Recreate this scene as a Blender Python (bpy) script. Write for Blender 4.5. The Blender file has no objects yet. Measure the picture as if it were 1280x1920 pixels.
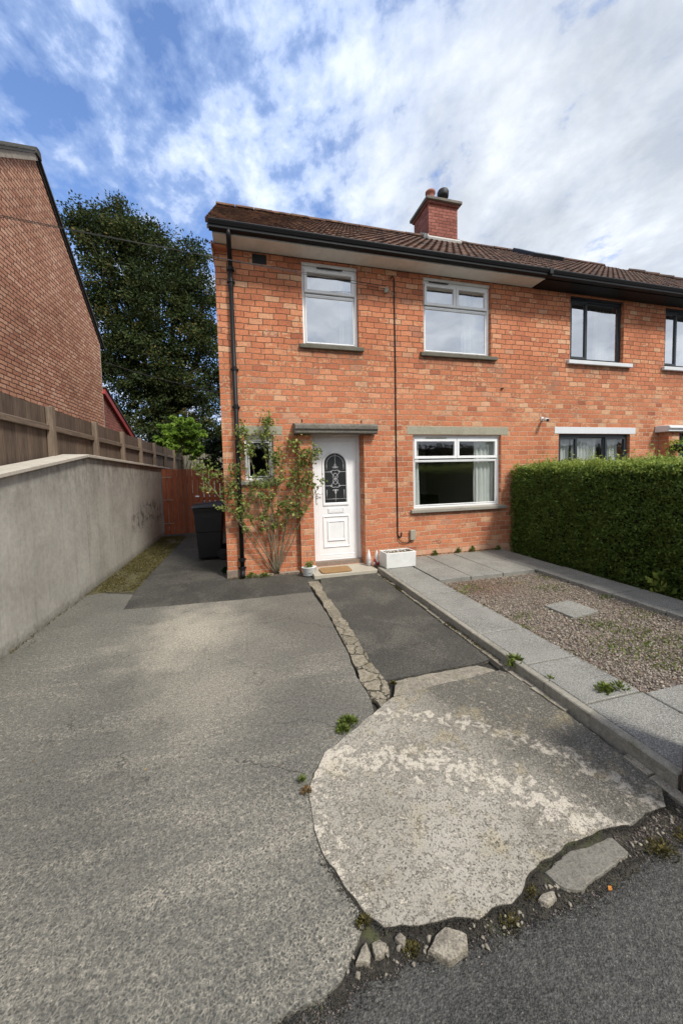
import bpy, bmesh, math, random
import numpy as np
from mathutils import Vector, Matrix, noise as mnoise

# ------------------------------------------------------------------ camera, world, sun, exposure
S = bpy.context.scene
C = S.collection
rad = math.radians
CAMZ = 1.66
cam = bpy.data.cameras.new('camera'); camo = bpy.data.objects.new('camera', cam); C.objects.link(camo)
cam.sensor_fit = 'VERTICAL'; cam.sensor_height = 36; cam.lens = 678.1 / 1920 * 36
cam.shift_y = -34 / 1920; cam.clip_start = .05; cam.clip_end = 2000
R = (Matrix.Rotation(rad(-14.96), 4, 'Z') @ Matrix.Rotation(rad(90 - 3.42), 4, 'X') @ Matrix.Rotation(rad(-1.35), 4, 'Z'))
camo.matrix_world = Matrix.Translation((0, -6, CAMZ)) @ R
S.camera = camo
S.view_settings.view_transform = 'Standard'; S.view_settings.look = 'None'
S.view_settings.exposure = 0.5; S.view_settings.gamma = 1

SUN_EL, SUN_AZ = 50, 30          # degrees; azimuth measured from -Y (behind the viewer) towards +X
sd = Vector((math.cos(rad(SUN_EL)) * math.sin(rad(SUN_AZ)), -math.cos(rad(SUN_EL)) * math.cos(rad(SUN_AZ)), math.sin(rad(SUN_EL))))
sun = bpy.data.lights.new('sun', 'SUN'); suno = bpy.data.objects.new('sun', sun); C.objects.link(suno)
sun.energy = 2.9; sun.angle = rad(10); sun.color = (1, .96, .885)
suno.rotation_euler = sd.to_track_quat('Z', 'Y').to_euler()

# ------------------------------------------------------------------ node helper
class NT:
    def __init__(s, tree): s.t = tree; s.n = tree.nodes; s.l = tree.links
    def node(s, typ, **k):
        n = s.n.new(typ)
        for a, v in k.items(): setattr(n, a, v)
        return n
    def put(s, sock, v):
        if isinstance(v, bpy.types.NodeSocket): s.l.new(v, sock)
        elif v is not None:
            if isinstance(v, (tuple, list)) and len(v) == 3 and sock.type == 'RGBA': v = (*v, 1)
            sock.default_value = v
    def m(s, op, a, b=None, c=None, clamp=False):
        n = s.node('ShaderNodeMath', operation=op, use_clamp=clamp)
        for i, v in enumerate((a, b, c)):
            if v is not None: s.put(n.inputs[i], v)
        return n.outputs[0]
    def vm(s, op, a, b=None):
        n = s.node('ShaderNodeVectorMath', operation=op); s.put(n.inputs[0], a)
        if b is not None: s.put(n.inputs[1], b)
        return n.outputs[1] if op in ('LENGTH', 'DOT_PRODUCT', 'DISTANCE') else n.outputs[0]
    def comb(s, x=0, y=0, z=0):
        n = s.node('ShaderNodeCombineXYZ')
        for i, v in enumerate((x, y, z)): s.put(n.inputs[i], v)
        return n.outputs[0]
    def sep(s, v):
        n = s.node('ShaderNodeSeparateXYZ'); s.put(n.inputs[0], v); return n.outputs
    def noise(s, v, scale, detail=3, rough=.55, dist=0, col=False):
        n = s.node('ShaderNodeTexNoise'); s.put(n.inputs['Vector'], v)
        n.inputs['Scale'].default_value = scale; n.inputs['Detail'].default_value = detail
        n.inputs['Roughness'].default_value = rough; n.inputs['Distortion'].default_value = dist
        return n.outputs['Color' if col else 'Fac']
    def vor(s, v, scale, feature='F1', out='Distance', rnd=1):
        n = s.node('ShaderNodeTexVoronoi', feature=feature); s.put(n.inputs['Vector'], v)
        n.inputs['Scale'].default_value = scale; n.inputs['Randomness'].default_value = rnd
        return n.outputs[out]
    def mr(s, v, a, b, c=0, d=1, smooth=False):
        n = s.node('ShaderNodeMapRange', interpolation_type='SMOOTHSTEP' if smooth else 'LINEAR', clamp=True)
        for i, x in enumerate((v, a, b, c, d)): s.put(n.inputs[i], x)
        return n.outputs[0]
    def mix(s, f, a, b, mode='MIX'):
        n = s.node('ShaderNodeMix', data_type='RGBA', blend_type=mode)
        s.put(n.inputs[0], f); s.put(n.inputs[6], a); s.put(n.inputs[7], b); return n.outputs[2]
    def ramp(s, f, stops, interp='LINEAR'):
        n = s.node('ShaderNodeValToRGB'); s.put(n.inputs[0], f); r = n.color_ramp; r.interpolation = interp
        while len(r.elements) < len(stops): r.elements.new(.5)
        for e, (p, c) in zip(r.elements, stops):
            e.position = p; e.color = (*c, 1) if len(c) == 3 else c
        return n.outputs[0]
    def wn(s, v, out='Value'):
        n = s.node('ShaderNodeTexWhiteNoise', noise_dimensions='3D'); s.put(n.inputs['Vector'], v); return n.outputs[out]
    def bump(s, h, strength=.5, dist=.01, nrm=None):
        n = s.node('ShaderNodeBump'); n.inputs['Strength'].default_value = strength
        n.inputs['Distance'].default_value = dist; s.put(n.inputs['Height'], h)
        if nrm is not None: s.put(n.inputs['Normal'], nrm)
        return n.outputs[0]

def mat(name, fn=None, color=(.5, .5, .5), rough=.6, metal=0, spec=None):
    m = bpy.data.materials.new(name); m.use_nodes = True
    N = NT(m.node_tree); N.n.clear()
    b = N.node('ShaderNodeBsdfPrincipled'); o = N.node('ShaderNodeOutputMaterial')
    N.l.new(b.outputs[0], o.inputs[0])
    b.inputs['Base Color'].default_value = (*color, 1); b.inputs['Roughness'].default_value = rough
    b.inputs['Metallic'].default_value = metal
    if spec is not None: b.inputs['Specular IOR Level'].default_value = spec
    N.b = b; N.o = o
    N.pos = N.node('ShaderNodeNewGeometry').outputs['Position']
    if fn: fn(N)
    return m

# ------------------------------------------------------------------ world: blue sky and broken cloud
W = bpy.data.worlds.new('World'); S.world = W; W.use_nodes = True
N = NT(W.node_tree); N.n.clear()
wo = N.node('ShaderNodeOutputWorld'); bg = N.node('ShaderNodeBackground'); N.l.new(bg.outputs[0], wo.inputs[0])
sky = N.node('ShaderNodeTexSky', sky_type='NISHITA', sun_disc=False, sun_elevation=rad(SUN_EL), sun_rotation=rad(180 - SUN_AZ))
sky.dust_density = .6; sky.ozone_density = 2.5; sky.air_density = 1.0
blue = N.mix(1, sky.outputs[0], (.155, .165, .19), 'MULTIPLY')
d = N.node('ShaderNodeTexCoord').outputs['Generated']
dx, dy, dz = N.sep(d)
inv = N.m('DIVIDE', 1, N.m('ADD', N.m('MAXIMUM', dz, 0), .16))
uv = N.comb(N.m('MULTIPLY', dx, inv), N.m('MULTIPLY', dy, inv), 0)
mp = N.node('ShaderNodeMapping'); N.put(mp.inputs[0], uv)
mp.inputs['Rotation'].default_value = (0, 0, rad(28)); mp.inputs['Scale'].default_value = (1.0, .8, 1); mp.inputs['Location'].default_value = (3.1, 1.7, 0)
uvs = mp.outputs[0]
n1 = N.noise(uvs, 5.2, 9, .58, .15)
n2 = N.noise(uvs, 15, 6, .62, .1)
n3 = N.noise(uvs, 1.1, 4, .5)
def dirbias(v, a, b):
    v = Vector(v).normalized(); return N.mr(N.vm('DOT_PRODUCT', d, tuple(v)), a, b, 0, 1, True)
left = dirbias((-.55, 1, .62), .80, 1.0)           # bluer gap low on the left
left2 = dirbias((-.25, 1, 1.3), .90, 1.0)
right = dirbias((1.05, .8, .70), .78, .99)           # heavier cloud on the right
back = N.mr(dy, .2, -.3, 0, 1)
t = N.m('ADD', .5, N.m('ADD', N.m('MULTIPLY', N.m('SUBTRACT', n1, .5), 1.9), N.m('MULTIPLY', N.m('SUBTRACT', n2, .5), .75)))
t = N.m('ADD', t, N.m('MULTIPLY', N.m('SUBTRACT', n3, .5), .9))
t = N.m('ADD', t, N.m('ADD', N.m('MULTIPLY', right, .26), N.m('MULTIPLY', left, -.10)))
t = N.m('ADD', t, N.m('MULTIPLY', back, .4))
t = N.m('ADD', t, -.10)
cmask = N.mr(t, .10, .42, .0, 1)
shade = N.m('ADD', N.m('MULTIPLY', N.noise(N.vm('ADD', uvs, (5, 2, 0)), 2.0, 8, .6, .2), .9), N.m('MULTIPLY', n2, .1))
grey = N.ramp(N.m('SUBTRACT', shade, N.m('MULTIPLY', right, .04)), [(.38, (.40, .44, .50)), (.50, (.56, .60, .66)), (.60, (.76, .79, .83))])
puff = N.ramp(t, [(.30, (.30, .41, .66)), (.48, (.44, .54, .76)), (.66, (.62, .70, .83)), (.85, (.76, .81, .88))])
cl = N.mix(N.m('MAXIMUM', N.m('MULTIPLY', right, .9), N.m('MULTIPLY', back, .8)), puff, grey)
col = N.mix(cmask, blue, cl)
hz = N.mr(dz, 0, .12, 1, 0)
col = N.mix(hz, col, (.60, .63, .67))
N.put(bg.inputs[0], col); bg.inputs[1].default_value = 1.0

# ------------------------------------------------------------------ materials
def brick_fn(h=.0915, w=.215, stops=None, mortar=((.60, .43, .30), (.17, .10, .065)), cream=.7, tone=(1, 1, 1), zsplit=(2.4, 3.8), mw=1, stains=0):
    stops = stops or [(0, (.34, .115, .062)), (.05, (.45, .155, .078)), (.3, (.495, .178, .088)), (.7, (.525, .195, .097)), (.88, (.57, .235, .122)), (.95, (.60, .34, .20)), (1, (.38, .15, .09))]
    def fn(N):
        x, y, z = N.sep(N.pos)
        nx = N.m('ABSOLUTE', N.sep(N.node('ShaderNodeNewGeometry').outputs['True Normal'])[0])
        isx = N.m('GREATER_THAN', nx, .5)
        u = N.m('ADD', N.m('MULTIPLY', isx, y), N.m('MULTIPLY', N.m('SUBTRACT', 1, isx), x))
        wob = N.noise(N.pos, 2.2, 3, .6, col=True); wx, wy, wz = N.sep(wob)
        wob2 = N.noise(N.pos, 14, 2, .5, col=True); vx, vy, vz = N.sep(wob2)
        v = N.m('ADD', z, N.m('ADD', N.m('MULTIPLY', N.m('SUBTRACT', wx, .5), .05), N.m('MULTIPLY', N.m('SUBTRACT', vx, .5), .012)))
        u = N.m('ADD', u, N.m('MULTIPLY', N.m('SUBTRACT', vy, .5), .016))
        vr = N.m('DIVIDE', v, h); row = N.m('FLOOR', vr); fv = N.m('SUBTRACT', vr, row)
        rj = N.wn(N.comb(row, 3.3, 0))
        off = N.m('ADD', N.m('MULTIPLY', N.m('FLOORED_MODULO', row, 2), .5), N.m('MULTIPLY', rj, .22))
        ur = N.m('ADD', N.m('DIVIDE', u, w), off); c0 = N.m('FLOOR', ur)
        # jitter each perpend joint
        f0 = N.m('SUBTRACT', ur, c0)
        jl = N.m('MULTIPLY', N.m('SUBTRACT', N.wn(N.comb(c0, row, 7)), .5), .16)
        jr = N.m('MULTIPLY', N.m('SUBTRACT', N.wn(N.comb(N.m('ADD', c0, 1), row, 7)), .5), .16)
        isl = N.m('LESS_THAN', f0, jl); isr = N.m('GREATER_THAN', f0, N.m('ADD', 1, jr))
        colid = N.m('ADD', c0, N.m('SUBTRACT', isr, isl))
        dl = N.m('ABSOLUTE', N.m('SUBTRACT', f0, jl)); dr = N.m('ABSOLUTE', N.m('SUBTRACT', f0, N.m('ADD', 1, jr)))
        du = N.m('MULTIPLY', N.m('MINIMUM', dl, dr), w)
        dv = N.m('MULTIPLY', N.m('MINIMUM', fv, N.m('SUBTRACT', 1, fv)), h)
        # a few half bats: split bricks
        r1 = N.wn(N.comb(colid, row, 1.5)); r2 = N.wn(N.comb(colid, row, 9.1)); r3 = N.wn(N.comb(colid, row, 4.7))
        dd = N.m('MINIMUM', du, dv)
        fine = N.noise(N.pos, 60, 3, .6)
        dd = N.m('ADD', dd, N.m('MULTIPLY', N.m('SUBTRACT', fine, .5), .013))
        brickm = N.mr(dd, .0028 * mw, .0078 * mw, 0, 1, True)
        base = N.ramp(r1, stops)
        big = N.noise(N.pos, .9, 4, .6)
        base = N.mix(1, base, N.ramp(big, [(.3, (.76, .73, .72)), (.5, (1, 1, 1)), (.7, (1.12, 1.16, 1.22))]), 'MULTIPLY')
        mott = N.m('ADD', N.m('MULTIPLY', N.noise(N.pos, 34, 5, .7), .6), N.m('MULTIPLY', N.noise(N.pos, 90, 3, .7), .4))
        base = N.mix(1, base, N.ramp(mott, [(.32, (.58, .55, .52)), (.5, (1.03, 1.03, 1.03)), (.68, (1.42, 1.47, 1.55))]), 'MULTIPLY')
        # pale fired bands and patches on some bricks
        band = N.noise(N.comb(N.m('ADD', u, N.m('MULTIPLY', r2, 9)), N.m('MULTIPLY', row, 2.3), N.m('MULTIPLY', v, 1.2)), 21, 2, .5)
        zone = N.noise(N.pos, 1.6, 2, .5)
        zb_ = N.m('MULTIPLY', N.mr(z, 2.35, 2.7), N.mr(z, 3.1, 3.5, 1, 0))
        pm = N.m('MULTIPLY', N.mr(band, .50, .60, 0, 1), N.m('GREATER_THAN', r3, N.m('SUBTRACT', N.mr(zone, .35, .68, .96, .68), N.m('MULTIPLY', zb_, .30))))
        base = N.mix(N.m('MULTIPLY', pm, cream), base, (.58, .37, .22))
        dk = N.m('MULTIPLY', N.mr(N.noise(N.pos, 17, 3, .6), .55, .7), N.m('GREATER_THAN', r2, .6))
        base = N.mix(N.m('MULTIPLY', dk, .55), base, (.20, .085, .055))
        pit = N.mr(N.noise(N.pos, 95, 2, .5), .66, .72)
        base = N.mix(N.m('MULTIPLY', pit, .5), base, (.12, .06, .04))
        zz = N.mr(N.m('ADD', z, N.m('MULTIPLY', N.m('SUBTRACT', big, .5), 2.2)), zsplit[0], zsplit[1])
        mc = N.mix(zz, mortar[0], mortar[1])
        mc = N.mix(1, mc, N.ramp(N.noise(N.pos, 30, 3, .7), [(.3, (.65, .65, .65)), (.6, (1.1, 1.1, 1.1))]), 'MULTIPLY')
        c = N.mix(brickm, mc, base)
        def inx(a, b, e=.06): return N.m('MULTIPLY', N.mr(x, a - e, a + e), N.mr(x, b - e, b + e, 1, 0))
        if stains:
            st = N.m('MULTIPLY', N.m('MAXIMUM', inx(1.0, 2.0), N.m('MAXIMUM', inx(3.15, 4.65), N.m('MAXIMUM', inx(6.4, 8.0), inx(9.0, 10.5)))), N.m('MULTIPLY', N.mr(z, 3.48, 3.69), N.m('LESS_THAN', z, 3.73)))
            s2 = N.m('MULTIPLY', inx(2.95, 4.85), N.m('MULTIPLY', N.mr(z, .72, .88), N.m('LESS_THAN', z, .9)))
            stn = N.m('MULTIPLY', N.m('MAXIMUM', st, s2), N.mr(N.noise(N.pos, 8, 5, .7), .3, .6, .2, .85))
            c = N.mix(stn, c, (.14, .08, .055))
            wash = N.m('MULTIPLY', N.m('MULTIPLY', N.mr(z, .17, .24, 1, 0), N.mr(x, 2.6, 2.8)), N.mr(N.noise(N.pos, 6, 5, .7), .35, .6, .3, .9))
            c = N.mix(wash, c, (.60, .38, .26))
            sm = N.mr(N.noise(N.pos, 2.3, 6, .7), .60, .72, 0, .4)
            c = N.mix(sm, c, (.24, .125, .08))
        c = N.mix(1, c, tone, 'MULTIPLY')
        N.put(N.b.inputs['Base Color'], c); N.b.inputs['Roughness'].default_value = .93
        N.b.inputs['Specular IOR Level'].default_value = .25
        hgt = N.m('ADD', brickm, N.m('MULTIPLY', mott, .5))
        N.put(N.b.inputs['Normal'], N.bump(hgt, 1, .008))
    return fn
M = {}
M['brick'] = mat('house_brick', brick_fn(stains=1))
M['brick_old'] = mat('gable_brick', brick_fn(h=.084, w=.225, stops=[(0, (.38, .17, .105)), (.25, (.46, .225, .14)), (.6, (.52, .275, .175)), (.9, (.59, .35, .235)), (1, (.42, .19, .12))],
                     mortar=((.13, .07, .05), (.13, .07, .05)), cream=.35, mw=1.9))
M['brick_red'] = mat('chimney_brick', brick_fn(h=.082, w=.23, stops=[(0, (.22, .075, .055)), (.5, (.28, .10, .072)), (1, (.33, .125, .095))],
                     mortar=((.09, .05, .045), (.09, .05, .045)), cream=.1))
M['brick_post'] = mat('post_brick', brick_fn(stops=[(0, (.10, .05, .045)), (.5, (.15, .075, .06)), (1, (.19, .10, .08))], mortar=((.2, .17, .14), (.2, .17, .14)), cream=.2))

def stone_fn(c0, c1, scale=30, spk=.5, bump=.4, moss=0, big=2.0, rough=.92):
    def fn(N):
        a = N.noise(N.pos, scale, 5, .65); b = N.noise(N.pos, big, 4, .6); s = N.noise(N.pos, scale * 5, 3, .7)
        f = N.m('ADD', N.m('MULTIPLY', a, .6), N.m('MULTIPLY', b, .4))
        c = N.mix(N.mr(f, .36, .62), c0, c1)
        c = N.mix(N.m('MULTIPLY', N.mr(s, .5, .68), spk), c, tuple(x * .45 for x in c0))
        c = N.mix(N.m('MULTIPLY', N.mr(s, .45, .3), spk * .7), c, tuple(min(1, x * 1.5) for x in c1))
        if moss:
            k = N.mr(N.noise(N.pos, 9, 5, .7), .55, .66)
            c = N.mix(N.m('MULTIPLY', k, moss), c, (.09, .10, .03))
        N.put(N.b.inputs['Base Color'], c); N.b.inputs['Roughness'].default_value = rough
        N.put(N.b.inputs['Normal'], N.bump(N.m('ADD', a, N.m('MULTIPLY', s, .6)), bump, .006))
    return fn
M['lintel'] = mat('concrete_lintel', stone_fn((.27, .25, .18), (.38, .36, .28), 25, .35, .3))
M['sill_dark'] = mat('weathered_sill', stone_fn((.10, .09, .065), (.17, .155, .12), 30, .4, .4, .3))
M['sill_grey'] = mat('grey_sill', stone_fn((.25, .23, .19), (.36, .33, .28), 40, .5, .4))
M['canopy'] = mat('mossy_concrete', stone_fn((.10, .09, .075), (.24, .215, .18), 35, .7, .9, .35))
def slab_fn(N):
    a = N.noise(N.pos, 110, 5, .85); b = N.noise(N.pos, 260, 2, .6); g = N.noise(N.pos, 2.4, 5, .65); md = N.noise(N.pos, 28, 4, .7)
    c = N.mix(N.mr(g, .35, .65), (.155, .15, .13), (.25, .242, .212))
    c = N.mix(N.mr(a, .50, .60, 0, .8), c, (.48, .465, .425)); c = N.mix(N.mr(a, .48, .40, 0, .7), c, (.075, .074, .066))
    c = N.mix(N.mr(b, .58, .66, 0, .5), c, (.06, .06, .05)); c = N.mix(N.mr(md, .58, .7, 0, .35), c, (.12, .115, .09))
    N.put(N.b.inputs['Base Color'], c); N.b.inputs['Roughness'].default_value = .9
    N.put(N.b.inputs['Normal'], N.bump(N.m('ADD', a, md), .6, .005))
M['slab'] = mat('paving_slab', slab_fn)
M['greylump'] = mat('grey_concrete_fragment', stone_fn((.14, .128, .105), (.20, .183, .152), 30, .8, .6, .2, 5))
M['kerb'] = mat('edging_concrete', stone_fn((.20, .185, .15), (.36, .33, .27), 28, .5, .5, .4))
M['step'] = mat('door_step', stone_fn((.36, .32, .25), (.46, .42, .34), 40, .3, .3))
M['plinth'] = mat('plinth_stone', stone_fn((.20, .15, .12), (.30, .23, .18), 30, .4, .6, .3))
M['rubble'] = mat('broken_concrete', stone_fn((.15, .13, .10), (.34, .30, .235), 26, .85, .9, .5, 6))
M['earth'] = mat('dark_earth', stone_fn((.018, .016, .012), (.07, .06, .045), 60, .9, 1, .6, 9))
M['soil'] = mat('planter_soil', stone_fn((.05, .04, .03), (.12, .10, .07), 50, .5, 1, .2))
M['flashing'] = mat('mortar_flashing', stone_fn((.40, .39, .36), (.55, .54, .5), 20, .2, .3))

def drive_fn(N):
    x, y, z = N.sep(N.pos)
    net = N.vor(N.vm('ADD', N.pos, N.vm('MULTIPLY', N.noise(N.pos, 45, 3, .6, col=True), (.022, .022, 0))), 78, 'DISTANCE_TO_EDGE')
    agg = N.noise(N.pos, 120, 4, .7); agg2 = N.noise(N.pos, 48, 4, .62, .4)
    st = N.noise(N.comb(N.m('MULTIPLY', x, .55), N.m('MULTIPLY', y, 2.2), 0), 2.0, 5, .6, .4)
    big = N.noise(N.pos, .75, 4, .55)
    wear = N.m('ADD', N.m('MULTIPLY', N.m('ADD', .5, N.m('MULTIPLY', N.m('SUBTRACT', st, .5), N.mr(y, -1.5, -3.8, .25, .8))), .62), N.m('MULTIPLY', big, .38))
    near = N.mr(y, -3.1, -4.7, 0, 1, True)
    thr = N.m('SUBTRACT', .70, N.m('MULTIPLY', wear, .31))
    thr = N.m('SUBTRACT', thr, N.m('MULTIPLY', near, .035))
    patch = N.mr(N.m('ADD', N.m('MULTIPLY', agg2, .35), N.m('MULTIPLY', wear, .65)), N.m('SUBTRACT', .505, N.m('MULTIPLY', near, .045)), .585, 0, 1)
    vein = N.mr(net, .10, .26, 1, 0)
    grain = N.mr(agg, .44, .62)
    light = N.m('MULTIPLY', N.m('ADD', N.m('MULTIPLY', vein, .75), N.m('MULTIPLY', grain, .45), clamp=True), N.m('ADD', .24, N.m('MULTIPLY', patch, .62)))
    dark = N.mix(N.mr(big, .35, .65), (.070, .071, .063), (.115, .113, .098))
    lc = N.mix(N.noise(N.pos, 6, 3), (.47, .425, .345), (.42, .375, .30))
    c = N.mix(N.m('MULTIPLY', light, .85), dark, lc)
    # pale worn patch in the middle of the drive and its tail
    w1 = N.m('ADD', N.vm('LENGTH', N.vm('MULTIPLY', N.vm('SUBTRACT', N.pos, (-.55, -1.95, 0)), (1.1, .8, 0))), N.m('MULTIPLY', N.m('SUBTRACT', N.noise(N.pos, 2.2, 5, .65), .5), 1.5))
    pale = N.mr(w1, .0, 1.05, .9, 0, True)
    w2 = N.m('ADD', N.vm('LENGTH', N.vm('MULTIPLY', N.vm('SUBTRACT', N.pos, (-.35, -3.1, 0)), (1.25, .9, 0))), N.m('MULTIPLY', N.m('SUBTRACT', N.noise(N.pos, 3, 5, .65), .5), 1.2))
    pale = N.m('MAXIMUM', pale, N.mr(w2, .1, .9, .5, 0, True))
    c = N.mix(pale, c, N.mix(N.mr(agg, .35, .65), (.20, .185, .15), (.54, .48, .38)))
    warm = N.mr(x, -.6, .7, 0, .5, True)
    c = N.mix(N.m('MULTIPLY', warm, N.mr(y, -3.8, -2.2)), c, N.mix(agg, (.095, .083, .07), (.19, .165, .135)))
    sp = N.mr(N.noise(N.pos, 210, 2, .6), .6, .7)
    c = N.mix(N.m('MULTIPLY', sp, .55), c, (.05, .05, .046))
    ce = N.vor(N.vm('ADD', N.pos, N.vm('MULTIPLY', N.noise(N.pos, 2.5, 6, .7, col=True), (.5, .5, 0))), .75, 'DISTANCE_TO_EDGE')
    hair = N.m('MULTIPLY', N.mr(ce, .0015, .005, 1, 0), N.mr(N.noise(N.pos, 1.1, 3, .5), .48, .58))
    c = N.mix(N.m('MULTIPLY', hair, .75), c, (.035, .033, .026))
    oil = N.mr(N.noise(N.pos, 4.3, 5, .7), .60, .70)
    c = N.mix(N.m('MULTIPLY', oil, .45), c, (.06, .055, .05))
    # hairline crack running to the edge
    cy = N.m('ADD', -4.06, N.m('ADD', N.m('MULTIPLY', N.m('SUBTRACT', x, .2), -.55), N.m('MULTIPLY', N.m('SUBTRACT', N.noise(N.pos, 14, 3), .5), .12)))
    cr = N.m('MULTIPLY', N.mr(N.m('ABSOLUTE', N.m('SUBTRACT', y, cy)), .002, .006, 1, 0), N.m('MULTIPLY', N.m('GREATER_THAN', x, -.12), N.m('LESS_THAN', x, .26)))
    c = N.mix(N.m('MULTIPLY', cr, .8), c, (.03, .03, .025))
    gr = N.m('ADD', N.m('MULTIPLY', N.noise(N.pos, 42, 6, .8), .6), N.m('MULTIPLY', agg, .4))
    c = N.mix(1, c, N.ramp(gr, [(.38, (.52, .52, .52)), (.5, (1, 1, 1)), (.62, (1.6, 1.59, 1.56))]), 'MULTIPLY')
    N.put(N.b.inputs['Base Color'], c); N.b.inputs['Roughness'].default_value = .88
    N.b.inputs['Specular IOR Level'].default_value = .35
    N.put(N.b.inputs['Normal'], N.bump(N.m('ADD', N.m('MULTIPLY', light, .5), agg), .9, .006))
M['drive'] = mat('aggregate_concrete', drive_fn)

def apron_fn(N):
    x, y, z = N.sep(N.pos)
    wp = N.vm('ADD', N.pos, N.vm('MULTIPLY', N.noise(N.pos, 5, 5, .7, col=True), (.06, .06, 0)))
    agg = N.noise(N.pos, 120, 4, .72); big = N.noise(wp, 1.9, 5, .62); mid = N.noise(wp, 19, 7, .78); fine = N.noise(N.pos, 55, 4, .7)
    # worn arcs left by turning wheels, centred right of the apron
    rr = N.vm('LENGTH', N.vm('SUBTRACT', wp, (.35, -5.3, 0)))
    arc = N.m('MAXIMUM', N.mr(N.m('ABSOLUTE', N.m('SUBTRACT', rr, 1.28)), .0, .20, 1, 0), N.mr(N.m('ABSOLUTE', N.m('SUBTRACT', rr, 1.66)), .0, .12, .8, 0))
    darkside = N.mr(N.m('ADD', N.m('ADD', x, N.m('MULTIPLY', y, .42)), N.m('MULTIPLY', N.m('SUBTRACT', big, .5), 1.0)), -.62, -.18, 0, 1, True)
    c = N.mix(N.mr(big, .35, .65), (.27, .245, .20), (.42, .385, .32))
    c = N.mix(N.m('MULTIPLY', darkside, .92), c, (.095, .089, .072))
    thr = N.m('SUBTRACT', .545, N.m('MULTIPLY', arc, .10))
    thr = N.m('SUBTRACT', thr, N.mr(x, .30, .50, .06, 0))
    lt = N.mr(N.m('ADD', N.m('MULTIPLY', mid, .68), N.m('MULTIPLY', agg, .32)), N.m('SUBTRACT', thr, .012), N.m('ADD', thr, .025), 0, 1)
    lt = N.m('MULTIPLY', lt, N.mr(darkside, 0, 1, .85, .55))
    c = N.mix(lt, c, N.mix(N.noise(N.pos, 4, 3), (.64, .57, .45), (.58, .52, .44)))
    yl = N.m('MULTIPLY', N.mr(N.noise(N.pos, 4.5, 4, .6), .55, .66), .4)
    c = N.mix(yl, c, (.40, .32, .17))
    c = N.mix(N.mr(agg, .56, .63, 0, .85), c, (.045, .04, .032))
    c = N.mix(N.mr(agg, .44, .38, 0, .5), c, (.55, .5, .42))
    c = N.mix(N.mr(fine, .60, .68, 0, .6), c, (.09, .08, .062))
    N.put(N.b.inputs['Base Color'], c); N.b.inputs['Roughness'].default_value = .92
    N.b.inputs['Specular IOR Level'].default_value = .3
    N.put(N.b.inputs['Normal'], N.bump(N.m('ADD', N.m('MULTIPLY', mid, 1.2), N.m('ADD', lt, N.m('MULTIPLY', agg, -.7))), 1, .006))
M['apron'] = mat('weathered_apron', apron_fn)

def tar_fn(c0, c1, wet=0, dust=0):
    def fn(N):
        s = N.vor(N.pos, 150, 'F1'); s2 = N.noise(N.pos, 130, 3, .65); big = N.noise(N.pos, 1.6, 4, .6); mid = N.noise(N.pos, 12, 4, .7)
        c = N.mix(N.mr(s2, .35, .68), c0, c1)
        c = N.mix(N.mr(big, .38, .66, 0, .45), c, tuple(v * 1.5 for v in c1))
        c = N.mix(N.mr(N.noise(N.pos, 240, 2, .5), .66, .72, 0, .6), c, (.3, .28, .25))
        c = N.mix(N.mr(mid, .62, .75, 0, .3), c, (.16, .14, .11))
        if dust: c = N.mix(N.mr(N.m('ADD', N.m('MULTIPLY', N.noise(N.pos, 2.3, 6, .7, .5), .75), N.m('MULTIPLY', s2, .25)), .50, .60, 0, dust), c, (.17, .155, .125))
        c = N.mix(1, c, N.ramp(N.noise(N.pos, 55, 5, .85), [(.38, (.5, .5, .5)), (.5, (1, 1, 1)), (.62, (1.8, 1.8, 1.75))]), 'MULTIPLY')
        N.put(N.b.inputs['Base Color'], c); N.put(N.b.inputs['Roughness'], N.mr(big, .3, .7, .72 - wet, .9))
        N.put(N.b.inputs['Normal'], N.bump(N.m('ADD', s2, N.m('MULTIPLY', s, .8)), .9, .006))
    return fn
M['road'] = mat('road_tarmac', tar_fn((.020, .0195, .018), (.072, .069, .062)))
M['tarmac'] = mat('path_tarmac', tar_fn((.036, .034, .028), (.066, .061, .05), 0, .38))
M['alley'] = mat('alley_tarmac', tar_fn((.026, .025, .021), (.062, .057, .047), 0, .25))

def moss_fn(N):
    a = N.noise(N.pos, 7, 5, .7); b = N.noise(N.pos, 90, 3, .7)
    c = N.mix(N.mr(a, .3, .7), (.075, .065, .045), (.11, .10, .03))
    c = N.mix(1, c, N.ramp(b, [(.3, (.5, .5, .5)), (.7, (1.5, 1.5, 1.5))]), 'MULTIPLY')
    N.put(N.b.inputs['Base Color'], c); N.b.inputs['Roughness'].default_value = 1
    N.put(N.b.inputs['Normal'], N.bump(b, 1, .012))
M['moss'] = mat('moss', moss_fn)
M['gravelbed'] = mat('gravel_bed', stone_fn((.13, .10, .085), (.30, .24, .205), 70, .7, 1, .15, 2))

def gravel_fn(N):
    r = N.node('ShaderNodeNewGeometry').outputs['Random Per Island']
    c = N.ramp(r, [(0, (.10, .08, .06)), (.2, (.19, .155, .115)), (.45, (.27, .225, .17)), (.7, (.35, .30, .235)), (.9, (.46, .41, .34)), (1, (.28, .14, .09))])
    red = N.vm('LENGTH', N.vm('MULTIPLY', N.vm('SUBTRACT', N.pos, (3.1, -1.75, 0)), (.8, 1.2, 0)))
    rm = N.m('MULTIPLY', N.mr(N.m('ADD', red, N.m('MULTIPLY', N.noise(N.pos, 8, 4), .6)), .4, .9, .55, 0), 1)
    c = N.mix(rm, c, N.mix(r, (.17, .075, .045), (.33, .16, .10)))
    N.put(N.b.inputs['Base Color'], c); N.b.inputs['Roughness'].default_value = .9
M['gravel'] = mat('gravel_stones', gravel_fn)

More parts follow.
